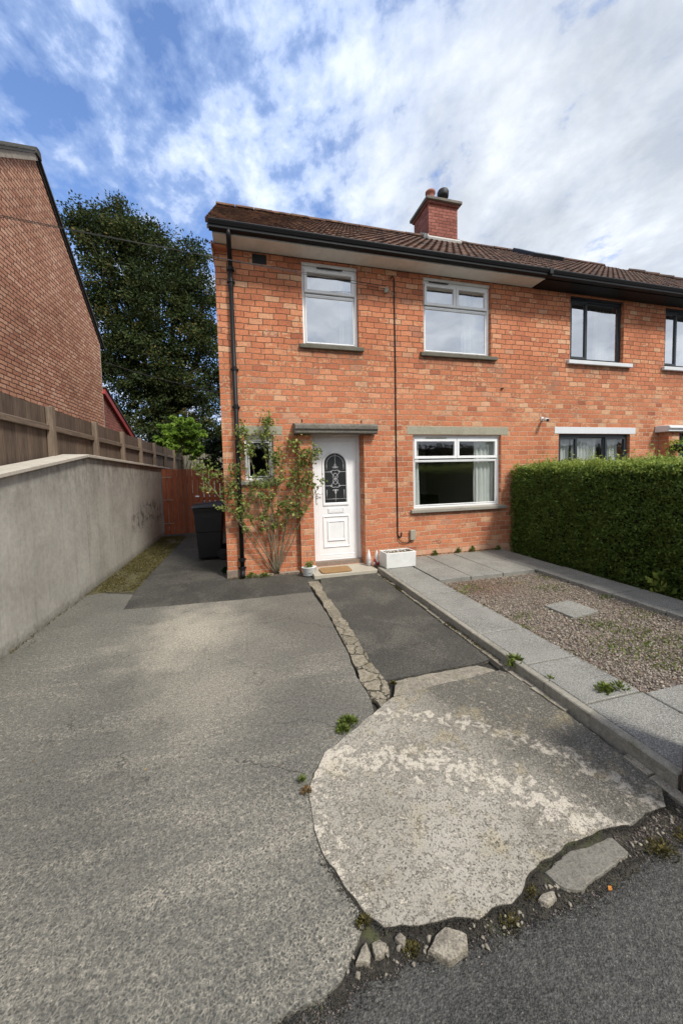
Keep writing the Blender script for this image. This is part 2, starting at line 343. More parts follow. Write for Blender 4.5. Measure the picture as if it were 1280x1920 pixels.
def render_fn(N):
    x, y, z = N.sep(N.pos)
    a = N.noise(N.pos, 1.3, 5, .6, .3); b = N.noise(N.pos, 22, 4, .6)
    st = N.noise(N.comb(0, N.m('MULTIPLY', y, 4.5), N.m('MULTIPLY', z, .35)), 2.2, 5, .6, .2)
    c = N.mix(N.mr(a, .35, .65), (.37, .35, .305), (.49, .465, .41))
    c = N.mix(N.mr(st, .52, .75, 0, .3), c, (.15, .14, .12))
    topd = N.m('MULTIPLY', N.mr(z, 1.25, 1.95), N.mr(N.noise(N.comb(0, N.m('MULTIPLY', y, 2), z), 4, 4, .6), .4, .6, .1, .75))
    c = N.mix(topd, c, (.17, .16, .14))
    # dark lichen smear low down near the gate
    e = N.vm('LENGTH', N.vm('MULTIPLY', N.vm('SUBTRACT', N.pos, (-2.25, 3.6, .75)), (0, .55, 2.6)))
    sm = N.m('MULTIPLY', N.mr(e, .5, 1.1, 1, 0, True), N.mr(N.noise(N.pos, 4.5, 5, .7, .8), .50, .56))
    c = N.mix(N.m('MULTIPLY', sm, .7), c, (.06, .055, .05))
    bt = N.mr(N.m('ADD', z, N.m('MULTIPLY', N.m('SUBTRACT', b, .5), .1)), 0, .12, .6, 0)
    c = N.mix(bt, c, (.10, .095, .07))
    c = N.mix(1, c, N.ramp(b, [(.3, (.86, .86, .86)), (.7, (1.08, 1.08, 1.08))]), 'MULTIPLY')
    seam = N.m('MULTIPLY', N.mr(N.m('ABSOLUTE', N.m('SUBTRACT', N.m('ADD', y, N.m('MULTIPLY', N.m('SUBTRACT', b, .5), .02)), .08)), .002, .007, 1, 0), .45)
    c = N.mix(seam, c, (.10, .09, .08))
    N.put(N.b.inputs['Base Color'], c); N.b.inputs['Roughness'].default_value = .95
    N.b.inputs['Specular IOR Level'].default_value = .2
    N.put(N.b.inputs['Normal'], N.bump(N.m('ADD', N.noise(N.pos, 75, 4, .7), a), .5, .008))
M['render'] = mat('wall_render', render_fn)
M['coping'] = mat('wall_coping', stone_fn((.42, .38, .31), (.56, .51, .43), 26, .3, .4, .12))

def wood_fn(c0, c1, axis='z', gloss=.8, weather=0):
    def fn(N):
        isl = N.node('ShaderNodeNewGeometry').outputs['Random Per Island']
        x, y, z = N.sep(N.pos)
        if axis == 'z': v = N.comb(N.m('MULTIPLY', x, 8), N.m('MULTIPLY', y, 8), N.m('ADD', N.m('MULTIPLY', z, .7), N.m('MULTIPLY', isl, 30)))
        else: v = N.comb(N.m('MULTIPLY', x, .7), N.m('MULTIPLY', y, .7), N.m('ADD', N.m('MULTIPLY', z, 8), N.m('MULTIPLY', isl, 30)))
        g = N.noise(v, 5, 5, .6, .6)
        c = N.mix(N.mr(g, .35, .65), c0, c1)
        c = N.mix(1, c, N.mix(isl, (.78, .78, .78), (1.2, 1.2, 1.2)), 'MULTIPLY')
        k = N.mr(N.vor(N.comb(N.m('MULTIPLY', x, 3), N.m('MULTIPLY', y, 3), N.m('ADD', z, N.m('MULTIPLY', isl, 17))), 3.3), .04, .09, .6, 0)
        c = N.mix(k, c, tuple(a * .45 for a in c0))
        if weather:
            c = N.mix(N.mr(N.noise(N.pos, 1.5, 4, .6), .45, .7, 0, weather), c, (.30, .26, .20))
        N.put(N.b.inputs['Base Color'], c); N.b.inputs['Roughness'].default_value = gloss
        N.put(N.b.inputs['Normal'], N.bump(g, .4, .004))
    return fn
M['fence'] = mat('fence_wood', wood_fn((.075, .050, .034), (.14, .098, .068)))
M['fence_rail'] = mat('fence_rail_wood', wood_fn((.10, .072, .05), (.18, .132, .095), 'x'))
M['fence_post'] = mat('fence_post_wood', wood_fn((.11, .08, .056), (.20, .148, .105)))
M['gate'] = mat('stained_gate_wood', wood_fn((.24, .062, .022), (.38, .108, .04), 'z', .6))
M['oldfence'] = mat('old_fence_wood', wood_fn((.16, .15, .11), (.26, .24, .18)))

def tile_fn(N):
    x, y, z = N.sep(N.pos)
    a = N.noise(N.pos, 3.5, 5, .65); b = N.noise(N.pos, 55, 4, .7)
    ty = N.wn(N.comb(N.m('FLOOR', N.m('DIVIDE', N.m('ADD', x, .42), .15)), N.m('FLOOR', N.m('DIVIDE', z, .18)), 2))
    c = N.ramp(ty, [(0, (.055, .03, .022)), (.4, (.10, .05, .034)), (.8, (.155, .078, .048)), (1, (.21, .11, .07))])
    lich = N.mr(N.m('ADD', N.m('MULTIPLY', a, .5), N.m('MULTIPLY', b, .5)), .50, .62)
    leftw = N.mr(x, -.4, 2.2, .62, .3)
    c = N.mix(N.m('MULTIPLY', lich, leftw), c, (.26, .19, .10))
    c = N.mix(N.mr(x, 2, 7, 0, .45), c, (.055, .036, .03))
    N.put(N.b.inputs['Base Color'], c); N.b.inputs['Roughness'].default_value = .92
    N.put(N.b.inputs['Normal'], N.bump(b, .6, .006))
M['tile'] = mat('roof_tile', tile_fn)
M['slate'] = mat('dark_roof_tile', stone_fn((.035, .033, .03), (.075, .07, .06), 30, .4, .5, .3))
M['undercloak'] = mat('verge_mortar', stone_fn((.22, .19, .15), (.36, .31, .25), 14, .5, .7, .2, 5))

def dirty(col, rough, amt=.12, scale=6):
    def fn(N):
        a = N.noise(N.pos, scale, 5, .65)
        N.put(N.b.inputs['Base Color'], N.mix(N.mr(a, .35, .75, 0, 1), col, tuple(c * (1 - amt * 2) for c in col)))
        N.b.inputs['Roughness'].default_value = rough
    return fn
M['upvc'] = mat('white_upvc', dirty((.86, .86, .86), .35, .04))
M['upvc_dull'] = mat('weathered_white_upvc', dirty((.74, .73, .70), .5, .08))
M['soffit'] = mat('white_soffit', lambda N: (dirty((.80, .76, .70), .5, .08)(N),
    N.put(N.b.inputs['Normal'], N.bump(N.mr(N.m('PINGPONG', N.sep(N.pos)[0], .05), 0, .004), .8, .004))))
M['black'] = mat('black_upvc', dirty((.006, .006, .007), .5, .1), spec=.3)
M['blackmatt'] = mat('black_matt', dirty((.012, .012, .012), .6, .1))
M['anth'] = mat('anthracite_upvc', dirty((.022, .026, .031), .4, .1))
M['greybox'] = mat('grey_plastic', dirty((.36, .33, .26), .6, .1))
M['chrome'] = mat('chrome', color=(.7, .7, .7), rough=.2, metal=1)
M['lead'] = mat('lead_came', color=(.62, .62, .64), rough=.5)
M['rubber'] = mat('rubber', color=(.015, .015, .015), rough=.8)
M['bin'] = mat('bin_plastic', dirty((.006, .007, .010), .5, .15))
M['binlid'] = mat('bin_lid_plastic', dirty((.010, .011, .017), .45, .15))
M['terra'] = mat('terracotta', dirty((.33, .12, .075), .85, .15))
M['plaster'] = mat('room_plaster', color=(.5, .49, .46), rough=.9)
M['roomfloor'] = mat('room_floor', color=(.12, .09, .07), rough=.8)
M['redboard'] = mat('red_bargeboard', dirty((.34, .035, .03), .5, .12))
M['white_paint'] = mat('white_paint', dirty((.76, .77, .76), .45, .06, 9))
M['lintel_white'] = mat('white_lintel_paint', dirty((.68, .69, .71), .5, .04))
M['ceramic'] = mat('white_sink', dirty((.74, .74, .71), .4, .07, 8))
M['ceramic_in'] = mat('sink_inside', dirty((.5, .5, .45), .6, .2, 8))
def coir_fn(N):
    b = N.noise(N.pos, 160, 3, .8); a = N.noise(N.pos, 9, 3)
    N.put(N.b.inputs['Base Color'], N.mix(N.m('ADD', N.m('MULTIPLY', b, .7), N.m('MULTIPLY', a, .3)), (.15, .08, .03), (.50, .30, .13)))
    N.b.inputs['Roughness'].default_value = 1; N.put(N.b.inputs['Normal'], N.bump(b, 1, .01))
M['coir'] = mat('coir', coir_fn)
def curtain_fn(N):
    tr = N.node('ShaderNodeBsdfTranslucent'); tr.inputs[0].default_value = (.75, .78, .74, 1)
    mx = N.node('ShaderNodeMixShader'); mx.inputs[0].default_value = .3
    N.b.inputs['Base Color'].default_value = (.88, .89, .85, 1)
    N.l.new(N.b.outputs[0], mx.inputs[1]); N.l.new(tr.outputs[0], mx.inputs[2]); N.l.new(mx.outputs[0], N.o.inputs[0])
M['curtain'] = mat('curtain_cloth', curtain_fn, rough=.9)
def glass_mat(name, refl, tint=(.9, .93, .92)):
    def fn(N):
        gl = N.node('ShaderNodeBsdfGlossy'); gl.inputs['Roughness'].default_value = .015; gl.inputs[0].default_value = (.95, .97, 1, 1)
        tr = N.node('ShaderNodeBsdfTransparent'); tr.inputs[0].default_value = (*tint, 1)
        lw = N.node('ShaderNodeLayerWeight'); lw.inputs[0].default_value = .5; fr = N.m('ADD', .04, N.m('MULTIPLY', N.m('POWER', lw.outputs['Facing'], 4), .7))
        nb = N.bump(N.noise(N.pos, 1.3, 2, .5), .25, .02)
        N.put(gl.inputs['Normal'], nb)
        mx = N.node('ShaderNodeMixShader'); N.put(mx.inputs[0], N.m('ADD', refl, fr, clamp=True))
        N.l.new(tr.outputs[0], mx.inputs[1]); N.l.new(gl.outputs[0], mx.inputs[2]); N.l.new(mx.outputs[0], N.o.inputs[0])
    return mat(name, fn)
M['glass'] = glass_mat('window_glass', .55)
M['glass_low'] = glass_mat('window_glass_clear', .08)
M['doorglass'] = mat('obscure_door_glass', lambda N: N.put(N.b.inputs['Normal'], N.bump(N.noise(N.pos, 60, 3, .6), .35, .01)), color=(.022, .024, .024), rough=.18)

def leaf_mat(name, c0, c1, c2, trans=.3, rough=.5, yellow=None):
    def fn(N):
        at = N.node('ShaderNodeAttribute', attribute_name='rnd').outputs['Fac']
        st = [(0, c0), (.5, c1), (1, c2)]
        if yellow: st = [(0, c0), (.45, c1), (.85, c2), (.97, yellow)]
        c = N.ramp(at, st)
        N.put(N.b.inputs['Base Color'], c); N.b.inputs['Roughness'].default_value = rough
        N.b.inputs['Specular IOR Level'].default_value = .22
        tr = N.node('ShaderNodeBsdfTranslucent'); N.put(tr.inputs[0], c)
        mx = N.node('ShaderNodeMixShader'); mx.inputs[0].default_value = trans
        N.l.new(N.b.outputs[0], mx.inputs[1]); N.l.new(tr.outputs[0], mx.inputs[2]); N.l.new(mx.outputs[0], N.o.inputs[0])
    return mat(name, fn)
M['leaf_tree'] = leaf_mat('tree_leaf', (.020, .032, .012), (.052, .074, .021), (.105, .132, .036), .32, .7, (.17, .13, .045))
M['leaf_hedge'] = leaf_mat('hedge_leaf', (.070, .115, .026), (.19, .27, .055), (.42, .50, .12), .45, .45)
M['leaf_bright'] = leaf_mat('bright_leaf', (.11, .19, .03), (.22, .36, .05), (.36, .50, .09), .45, .5)
M['leaf_rose'] = leaf_mat('rose_leaf', (.08, .12, .03), (.18, .24, .06), (.31, .36, .10), .4, .5, (.5, .44, .15))
M['leaf_weed'] = leaf_mat('weed_leaf', (.07, .10, .022), (.15, .20, .04), (.27, .32, .08), .35, .5)
M['leaf_dark'] = leaf_mat('dark_leaf', (.010, .022, .008), (.024, .048, .013), (.05, .085, .02), .2, .4)
M['leaf_moss'] = leaf_mat('moss_tuft', (.05, .045, .016), (.10, .085, .028), (.17, .14, .045), .2, .8)
M['leaf_dry'] = leaf_mat('dry_leaf', (.12, .07, .03), (.22, .14, .06), (.32, .22, .10), .2, .8)
M['leaf_orange'] = leaf_mat('orange_leaf', (.5, .2, .04), (.6, .26, .05), (.6, .3, .08), .2, .6)
M['bark'] = mat('bark', stone_fn((.05, .04, .03), (.11, .09, .065), 12, .5, 1))
M['stem'] = mat('rose_stem', stone_fn((.10, .085, .05), (.22, .18, .12), 40, .4, .5))
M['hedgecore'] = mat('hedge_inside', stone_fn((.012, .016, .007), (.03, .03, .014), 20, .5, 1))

# ------------------------------------------------------------------ mesh helpers
ORG = {}
def wo_(p): return ORG.get(p.name, Vector((0, 0, 0))) if p else Vector((0, 0, 0))
def empty(name, loc, label, cat, group=None):
    o = bpy.data.objects.new(name, None); o.empty_display_size = .2; C.objects.link(o); o.location = loc
    ORG[o.name] = Vector(loc); o['label'] = label; o['category'] = cat
    if group: o['group'] = group
    return o
class MB:
    def __init__(s): s.v = []; s.f = []
    def add(s, vs, fs):
        k = len(s.v); s.v += [tuple(p) for p in vs]; s.f += [tuple(i + k for i in f) for f in fs]; return s
    def box(s, x0, x1, y0, y1, z0, z1):
        return s.add([(x0, y0, z0), (x1, y0, z0), (x1, y1, z0), (x0, y1, z0), (x0, y0, z1), (x1, y0, z1), (x1, y1, z1), (x0, y1, z1)],
                     [(0, 3, 2, 1), (4, 5, 6, 7), (0, 1, 5, 4), (1, 2, 6, 5), (2, 3, 7, 6), (3, 0, 4, 7)])
    def hexa(s, p):   # 8 points, same order as box
        return s.add(p, [(0, 3, 2, 1), (4, 5, 6, 7), (0, 1, 5, 4), (1, 2, 6, 5), (2, 3, 7, 6), (3, 0, 4, 7)])
    def tube(s, pts, r, n=8, cap=True):
        pts = [Vector(p) for p in pts]; rs = r if isinstance(r, (list, tuple)) else [r] * len(pts)
        rings = []; up = Vector((0, 0, 1)); prev = None
        for i, p in enumerate(pts):
            t = (pts[min(i + 1, len(pts) - 1)] - pts[max(i - 1, 0)]).normalized()
            if prev is None: a = t.cross(up) if abs(t.z) < .95 else t.cross(Vector((1, 0, 0)))
            else: a = prev - t * prev.dot(t)
            a.normalize(); b = t.cross(a); prev = a
            rings.append([p + (a * math.cos(k * 2 * math.pi / n) + b * math.sin(k * 2 * math.pi / n)) * rs[i] for k in range(n)])
        vs = [q for rg in rings for q in rg]; fs = []
        for i in range(len(pts) - 1):
            for k in range(n): fs.append((i * n + k, i * n + (k + 1) % n, (i + 1) * n + (k + 1) % n, (i + 1) * n + k))
        if cap: fs.append(tuple(range(n - 1, -1, -1))); fs.append(tuple((len(pts) - 1) * n + k for k in range(n)))
        return s.add(vs, fs)
    def lathe(s, prof, c, n=20, sx=1, sy=1):
        vs = []; fs = []
        for (r, z) in prof:
            for k in range(n): a = 2 * math.pi * k / n; vs.append((c[0] + r * sx * math.cos(a), c[1] + r * sy * math.sin(a), c[2] + z))
        for i in range(len(prof) - 1):
            for k in range(n): fs.append((i * n + k, i * n + (k + 1) % n, (i + 1) * n + (k + 1) % n, (i + 1) * n + k))
        fs.append(tuple(range(n - 1, -1, -1))); fs.append(tuple((len(prof) - 1) * n + k for k in range(n)))
        return s.add(vs, fs)
    def prism(s, poly, z0, z1):
        n = len(poly); a = sum(poly[i][0] * poly[(i + 1) % n][1] - poly[(i + 1) % n][0] * poly[i][1] for i in range(n))
        if a < 0: poly = poly[::-1]
        vs = [(x, y, z0) for x, y in poly] + [(x, y, z1) for x, y in poly]
        return s.add(vs, [tuple(range(n - 1, -1, -1)), tuple(range(n, 2 * n))] + [(i, (i + 1) % n, n + (i + 1) % n, n + i) for i in range(n)])
    def extx(s, prof, x0, x1):     # profile of (y,z), extruded along x
        n = len(prof); vs = [(x0, y, z) for y, z in prof] + [(x1, y, z) for y, z in prof]
        return s.add(vs, [tuple(range(n - 1, -1, -1)), tuple(range(n, 2 * n))] + [(i, (i + 1) % n, n + (i + 1) % n, n + i) for i in range(n)])
    def exty(s, prof, y0, y1):     # profile of (x,z), extruded along y
        n = len(prof); vs = [(x, y0, z) for x, z in prof] + [(x, y1, z) for x, z in prof]
        return s.add(vs, [tuple(range(n - 1, -1, -1)), tuple(range(n, 2 * n))] + [(i, (i + 1) % n, n + (i + 1) % n, n + i) for i in range(n)])
    def build(s, name, m, parent=None, bevel=0, smooth=False, label=None, cat=None, group=None, kind=None, fix=True, seg=1):
        me = bpy.data.meshes.new(name)
        o = bpy.data.objects.new(name, me); C.objects.link(o)
        if parent: base = wo_(parent)
        else:
            xs = [v[0] for v in s.v]; ys = [v[1] for v in s.v]; zs = [v[2] for v in s.v]
            base = Vector(((min(xs) + max(xs)) / 2, (min(ys) + max(ys)) / 2, min(zs))) if not kind else Vector((0, 0, 0))
        me.from_pydata([(v[0] - base.x, v[1] - base.y, v[2] - base.z) for v in s.v], [], s.f); me.update()
        if fix:
            bm = bmesh.new(); bm.from_mesh(me); bmesh.ops.recalc_face_normals(bm, faces=bm.faces); bm.to_mesh(me); bm.free()
        if isinstance(m, str): m = M[m]
        me.materials.append(m)
        if parent: o.parent = parent; o.location = (0, 0, 0)
        else: o.location = base
        ORG[o.name] = base
        if smooth: me.shade_smooth()
        if bevel:
            b = o.modifiers.new('bevel', 'BEVEL'); b.width = bevel; b.segments = seg; b.limit_method = 'ANGLE'; b.angle_limit = rad(40)
        if label: o['label'] = label
        if cat: o['category'] = cat
        if group: o['group'] = group
        if kind: o['kind'] = kind
        return o
def T(o, label, cat, group=None):
    o['label'] = label; o['category'] = cat
    if group: o['group'] = group
    return o
def lerp(a, b, t): return a + (b - a) * t

def leaves(name, P, D, L, Wd, m, parent=None, rnd=None, seed=0, **kw):
    """P centres (N,3), D leaf pointing directions (N,3), L lengths, Wd widths -> one mesh of folded leaves"""
    rg = np.random.default_rng(seed); n = len(P)
    D = D / (np.linalg.norm(D, axis=1, keepdims=True) + 1e-9)
    q = rg.normal(size=(n, 3)); A = np.cross(D, q); A /= (np.linalg.norm(A, axis=1, keepdims=True) + 1e-9); Nn = np.cross(A, D)
    L = np.broadcast_to(L, (n,))[:, None]; Wd = np.broadcast_to(Wd, (n,))[:, None]
    base = P - D * L * .5; tip = P + D * L * .5 - Nn * L * .08; mid = P - Nn * L * .0
    l = mid + A * Wd * .5 + Nn * L * .12 - D * L * .05; r = mid - A * Wd * .5 + Nn * L * .12 - D * L * .05
    V = np.stack([base, l, tip, r], 1).reshape(-1, 3)
    off = wo_(parent) if parent else Vector(V.mean(0) * [1, 1, 0] + np.array([0, 0, V[:, 2].min()]))
    V = V - np.array(off)
    idx = np.arange(n) * 4
    F = np.stack([idx, idx + 1, idx + 2, idx, idx + 2, idx + 3], 1).reshape(-1)
    me = bpy.data.meshes.new(name); me.vertices.add(4 * n); me.vertices.foreach_set('co', V.astype(np.float32).ravel())
    me.loops.add(6 * n); me.loops.foreach_set('vertex_index', F.astype(np.int32))
    me.polygons.add(2 * n); me.polygons.foreach_set('loop_start', (np.arange(2 * n) * 3).astype(np.int32))
    me.polygons.foreach_set('loop_total', np.full(2 * n, 3, np.int32))
    me.update(calc_edges=True)
    if rnd is None: rnd = rg.random(n)
    at = me.attributes.new('rnd', 'FLOAT', 'POINT'); at.data.foreach_set('value', np.repeat(np.clip(rnd, 0, 1), 4).astype(np.float32))
    me.materials.append(M[m]); o = bpy.data.objects.new(name, me); C.objects.link(o)
    if parent: o.parent = parent
    else: o.location = off
    ORG[o.name] = Vector(off)
    for k, v in kw.items(): o[{'cat': 'category'}.get(k, k)] = v
    return o
def dirs(n, rg, up=0):
    d = rg.normal(size=(n, 3)); d[:, 2] += up; return d

# ------------------------------------------------------------------ ground
def jag(poly, step=.06, amp=.02, seed=0, keep=()):
    out = []; n = len(poly)
    for i in range(n):
        a = Vector(poly[i]).to_3d(); b = Vector(poly[(i + 1) % n]).to_3d(); L = (b - a).length
        if i in keep: out.append(a.to_2d()); continue
        k = max(1, int(L / step)); nr = Vector((-(b - a).y, (b - a).x, 0)).normalized()
        for j in range(k):
            p = a.lerp(b, j / k)
            w = mnoise.noise(Vector((p.x * 7, p.y * 7, seed))) + .6 * mnoise.noise(Vector((p.x * 25, p.y * 25, seed + 5)))
            out.append((p + nr * w * amp).to_2d())
    return [(p.x, p.y) for p in out]
def sheet(name, poly, z, m, thick=.03, **k):
    o = MB().prism(poly, z - thick, z).build(name, m, kind='structure', **k)
    bm = bmesh.new(); bm.from_mesh(o.data); bmesh.ops.triangulate(bm, faces=[f for f in bm.faces if len(f.verts) > 4]); bm.to_mesh(o.data); bm.free()
    return o
MB().add([(-400, -400, -.035), (400, -400, -.035), (400, 400, -.035), (-400, 400, -.035)], [(0, 1, 2, 3)]).build('ground', 'earth', kind='structure', fix=False)
MB().box(-80, 80, -14, -4.6, -.05, -.016).build('road', 'road', kind='structure')
MB().box(-80, 80, -17, -14.003, -.05, .08).build('pavement', 'slab', kind='structure')

driveP = [(-2.25, -5.35), (-2.25, 0), (-2.06, -.14), (-1.58, -.37), (-1.53, -.98), (-.91, -1.03), (-.12, -1.08), (.85, -1.09), (.88, -1.9), (.86, -2.84), (.82, -3.28), (.83, -3.58), (.80, -3.72), (.62, -3.88), (.45, -4.0), (.36, -4.1), (.34, -4.26), (.34, -4.42), (.36, -4.58), (.40, -4.73), (.37, -4.82), (.33, -4.86), (.28, -4.9), (.24, -4.94), (.17, -4.96), (.07, -4.965), (0, -4.975), (-.3, -5.05), (-.9, -5.2)]
sheet('driveway', jag(driveP, .05, .008, 1, keep=(0,)), 0, 'drive')
apronP = [(.98, -3.62), (1.35, -3.58), (1.96, -3.55), (2.03, -3.62), (2.05, -3.77), (2.035, -4.12), (2.03, -4.47), (2.0, -4.72), (1.91, -4.80), (1.78, -4.79), (1.66, -4.82), (1.52, -4.79), (1.42, -4.80), (1.32, -4.79), (1.23, -4.82), (1.14, -4.83), (1.04, -4.87), (.98, -4.90), (.92, -4.92), (.84, -4.905), (.77, -4.93), (.69, -4.90), (.61, -4.89), (.52, -4.88), (.43, -4.85), (.385, -4.8), (.33, -4.7), (.275, -4.56), (.255, -4.43), (.26, -4.26), (.31, -4.11), (.40, -3.99), (.59, -3.87), (.84, -3.71)]
cP = jag(apronP, .03, .014, 4); ccx = sum(p[0] for p in cP) / len(cP); ccy = sum(p[1] for p in cP) / len(cP)
sheet('apron_joint', [(p[0] + (p[0] - ccx) / max(.01, math.hypot(p[0] - ccx, p[1] - ccy)) * (.001 + .016 * max(0, mnoise.noise(Vector((p[0] * 5, p[1] * 5, 1))) + .25)), p[1] + (p[1] - ccy) / max(.01, math.hypot(p[0] - ccx, p[1] - ccy)) * (.001 + .014 * max(0, mnoise.noise(Vector((p[0] * 5, p[1] * 5, 1))) + .25))) for p in cP], .002, 'earth')
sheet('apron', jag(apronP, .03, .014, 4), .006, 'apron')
sheet('concrete_band', jag([(1.09, -3.43), (1.38, -3.42), (1.84, -3.42), (1.93, -3.53), (1.7, -3.565), (1.3, -3.60), (1.0, -3.605)], .04, .012, 9), .004, 'rubble')
sheet('tarmac_path', jag([(1.10, -.5), (2.03, -.5), (2.01, -1.37), (2.0, -2.59), (2.02, -3.36), (1.88, -3.395), (1.38, -3.39), (1.02, -3.40), (.985, -3.23), (1.0, -2.85), (1.0, -2.13), (1.0, -1.04)], .05, .012, 2), .002, 'tarmac')
sheet('side_passage', [(-2.25, -.1), (-2.25, 7), (-.31, 7), (-.31, .0), (1.1, .0), (1.1, -.5), (.88, -.6), (.86, -1.14), (-1.9, -1.14)], -.006, 'alley')
sheet('moss_strip', jag([(-2.24, -.2), (-2.24, 4.9), (-1.62, 4.6), (-1.60, 2.4), (-1.66, 1.2), (-1.6, -.3), (-2.0, -.12)], .08, .05, 6), .004, 'moss')
# cracked concrete edging between the drive and the tarmac path
def edging_fn(N):
    x, y, z = N.sep(N.pos)
    wp = N.vm('ADD', N.pos, N.vm('MULTIPLY', N.noise(N.pos, 13, 6, .75, col=True), (.12, .12, 0)))
    cell = N.vor(wp, 7, 'DISTANCE_TO_EDGE'); cid = N.vor(wp, 7, 'F1', 'Color')
    wid = N.mr(y, -1.9, -2.9, -.014, .018)
    cr = N.mr(cell, N.m('MULTIPLY', wid, .5), N.m('ADD', wid, .012), 0, 1)
    a = N.noise(N.pos, 30, 5, .7); b = N.noise(N.pos, 130, 3, .7)
    c = N.mix(N.mr(a, .36, .62), (.17, .145, .10), (.34, .295, .22))
    c = N.mix(1, c, N.mr(N.sep(cid)[0], 0, 1, .72, 1.1), 'MULTIPLY')
    c = N.mix(N.mr(b, .54, .64, 0, .7), c, (.10, .085, .06))
    c = N.mix(N.mr(N.noise(N.pos, 11, 4), .56, .66, 0, .5), c, (.14, .12, .05))
    c = N.mix(cr, (.05, .044, .03), c)
    N.put(N.b.inputs['Base Color'], c); N.b.inputs['Roughness'].default_value = .95
    N.put(N.b.inputs['Normal'], N.bump(N.m('ADD', N.m('MULTIPLY', cr, 2), a), 1, .012))
M['edging'] = mat('cracked_edging', edging_fn)
sheet('edging_strip', jag([(.875, -.62), (1.05, -.62), (1.01, -1.1), (1.03, -2.1), (1.02, -2.85), (1.0, -3.2), (1.03, -3.38), (.97, -3.60), (.87, -3.70), (.838, -3.58), (.838, -3.28), (.872, -2.84), (.90, -1.9), (.90, -1.1)], .025, .022, 13), .0045, 'edging')
random.seed(4)
# mortar crumbs along the kerb foot
mb = MB(); y = -.55
while y > -4.7:
    y2 = y - random.uniform(.08, .3)
    if random.random() < .8:
        pp = jag([(2.015 + random.uniform(-.01, .01), y - .004), (2.062, y - .004), (2.062, y2 + .004), (2.02 + random.uniform(-.015, .01), y2 + .004)], .02, .008, y * 3)
        mb.prism(pp, -.03, random.uniform(.005, .02))
    y = y2
mb.build('kerb_mortar', 'rubble', kind='structure')
# loose concrete lumps where the apron meets the road
def lump(poly, z, label, seed, m='rubble'):
    n0 = jag(poly, .012, .010, seed); cx = sum(p[0] for p in n0) / len(n0); cy = sum(p[1] for p in n0) / len(n0)
    mb = MB(); k = len(n0); vs = []
    for s_, zz in ((1.04, -.03), (1, z * .35), (.93, z * .8), (.45, z)):
        vs += [(cx + (x - cx) * s_, cy + (y_ - cy) * s_, zz + mnoise.noise(Vector((x * 30, y_ * 30, seed))) * .0015 * (zz > 0)) for x, y_ in n0]
    fs = [(r * k + i, r * k + (i + 1) % k, (r + 1) * k + (i + 1) % k, (r + 1) * k + i) for r in range(3) for i in range(k)] + [tuple(3 * k + i for i in range(k))]
    mb.add(vs, fs); return T(mb.build('concrete_lump', m), label, 'broken concrete', 'loose lumps at the driveway edge')
def _l(): pass
lump([(1.13, -4.865), (1.29, -4.825), (1.52, -4.835), (1.53, -4.90), (1.36, -4.925), (1.22, -4.955), (1.16, -4.93)], .004, 'large flat grey slab fragment between the pale concrete apron and the road', 3, 'greylump')
lump([(.55, -4.955), (.59, -4.925), (.64, -4.913), (.70, -4.95), (.68, -4.99), (.6, -5.0)], .012, 'rounded concrete lump at the bottom edge of the pale apron', 5)
lump([(.30, -4.915), (.33, -4.885), (.355, -4.875), (.36, -4.91), (.345, -4.935)], .012, 'small split concrete lump where driveway and road meet', 6)
lump([(.37, -4.885), (.40, -4.88), (.42, -4.90), (.40, -4.925), (.37, -4.92)], .01, 'small concrete lump beside the split one at the driveway corner', 7)
lump([(.455, -4.895), (.475, -4.885), (.49, -4.90), (.475, -4.92)], .01, 'tiny white concrete chip in the dirt below the apron', 8)
lump([(1.03, -4.94), (1.06, -4.925), (1.11, -4.93), (1.10, -4.955), (1.05, -4.96)], .008, 'pale crumb of concrete in the moss left of the large fragment', 9)

rgl = np.random.default_rng(77)
# debris / grit along the broken edge (uncountable)
def grit(name, P, smin, smax, m, kind='stuff', seed=1, label=None, cat=None):
    rg = np.random.default_rng(seed); n = len(P)
    oct_ = np.array([(1, 0, 0), (0, 1, 0), (-1, 0, 0), (0, -1, 0), (0, 0, 1), (0, 0, -1)], float)
    fc = np.array([(0, 1, 4), (1, 2, 4), (2, 3, 4), (3, 0, 4), (1, 0, 5), (2, 1, 5), (3, 2, 5), (0, 3, 5)])
    s = rg.uniform(smin, smax, (n, 1, 1)) * rg.uniform(.55, 1.25, (n, 6, 1)); a = rg.uniform(0, 6.28, n)
    V = oct_[None] * s; V[:, :, 2] *= .55
    # tilt
    q = rg.normal(0, .35, (n, 2)); V[:, :, 2] += V[:, :, 0] * q[:, :1] + V[:, :, 1] * q[:, 1:]
    ca, sa = np.cos(a)[:, None], np.sin(a)[:, None]
    X = V[:, :, 0] * ca - V[:, :, 1] * sa; Y = V[:, :, 0] * sa + V[:, :, 1] * ca
    V = np.stack([X, Y, V[:, :, 2]], 2) + P[:, None, :]
    F = (fc[None] + (np.arange(n) * 6)[:, None, None]).reshape(-1)
    me = bpy.data.meshes.new(name); me.vertices.add(6 * n); me.vertices.foreach_set('co', V.astype(np.float32).ravel())
    me.loops.add(24 * n); me.loops.foreach_set('vertex_index', F.astype(np.int32))
    me.polygons.add(8 * n); me.polygons.foreach_set('loop_start', (np.arange(8 * n) * 3).astype(np.int32)); me.polygons.foreach_set('loop_total', np.full(8 * n, 3, np.int32))
    me.update(calc_edges=True); me.materials.append(M[m]); o = bpy.data.objects.new(name, me); C.objects.link(o); o['kind'] = kind
    if label: T(o, label, cat)
    return o
rg = np.random.default_rng(5)
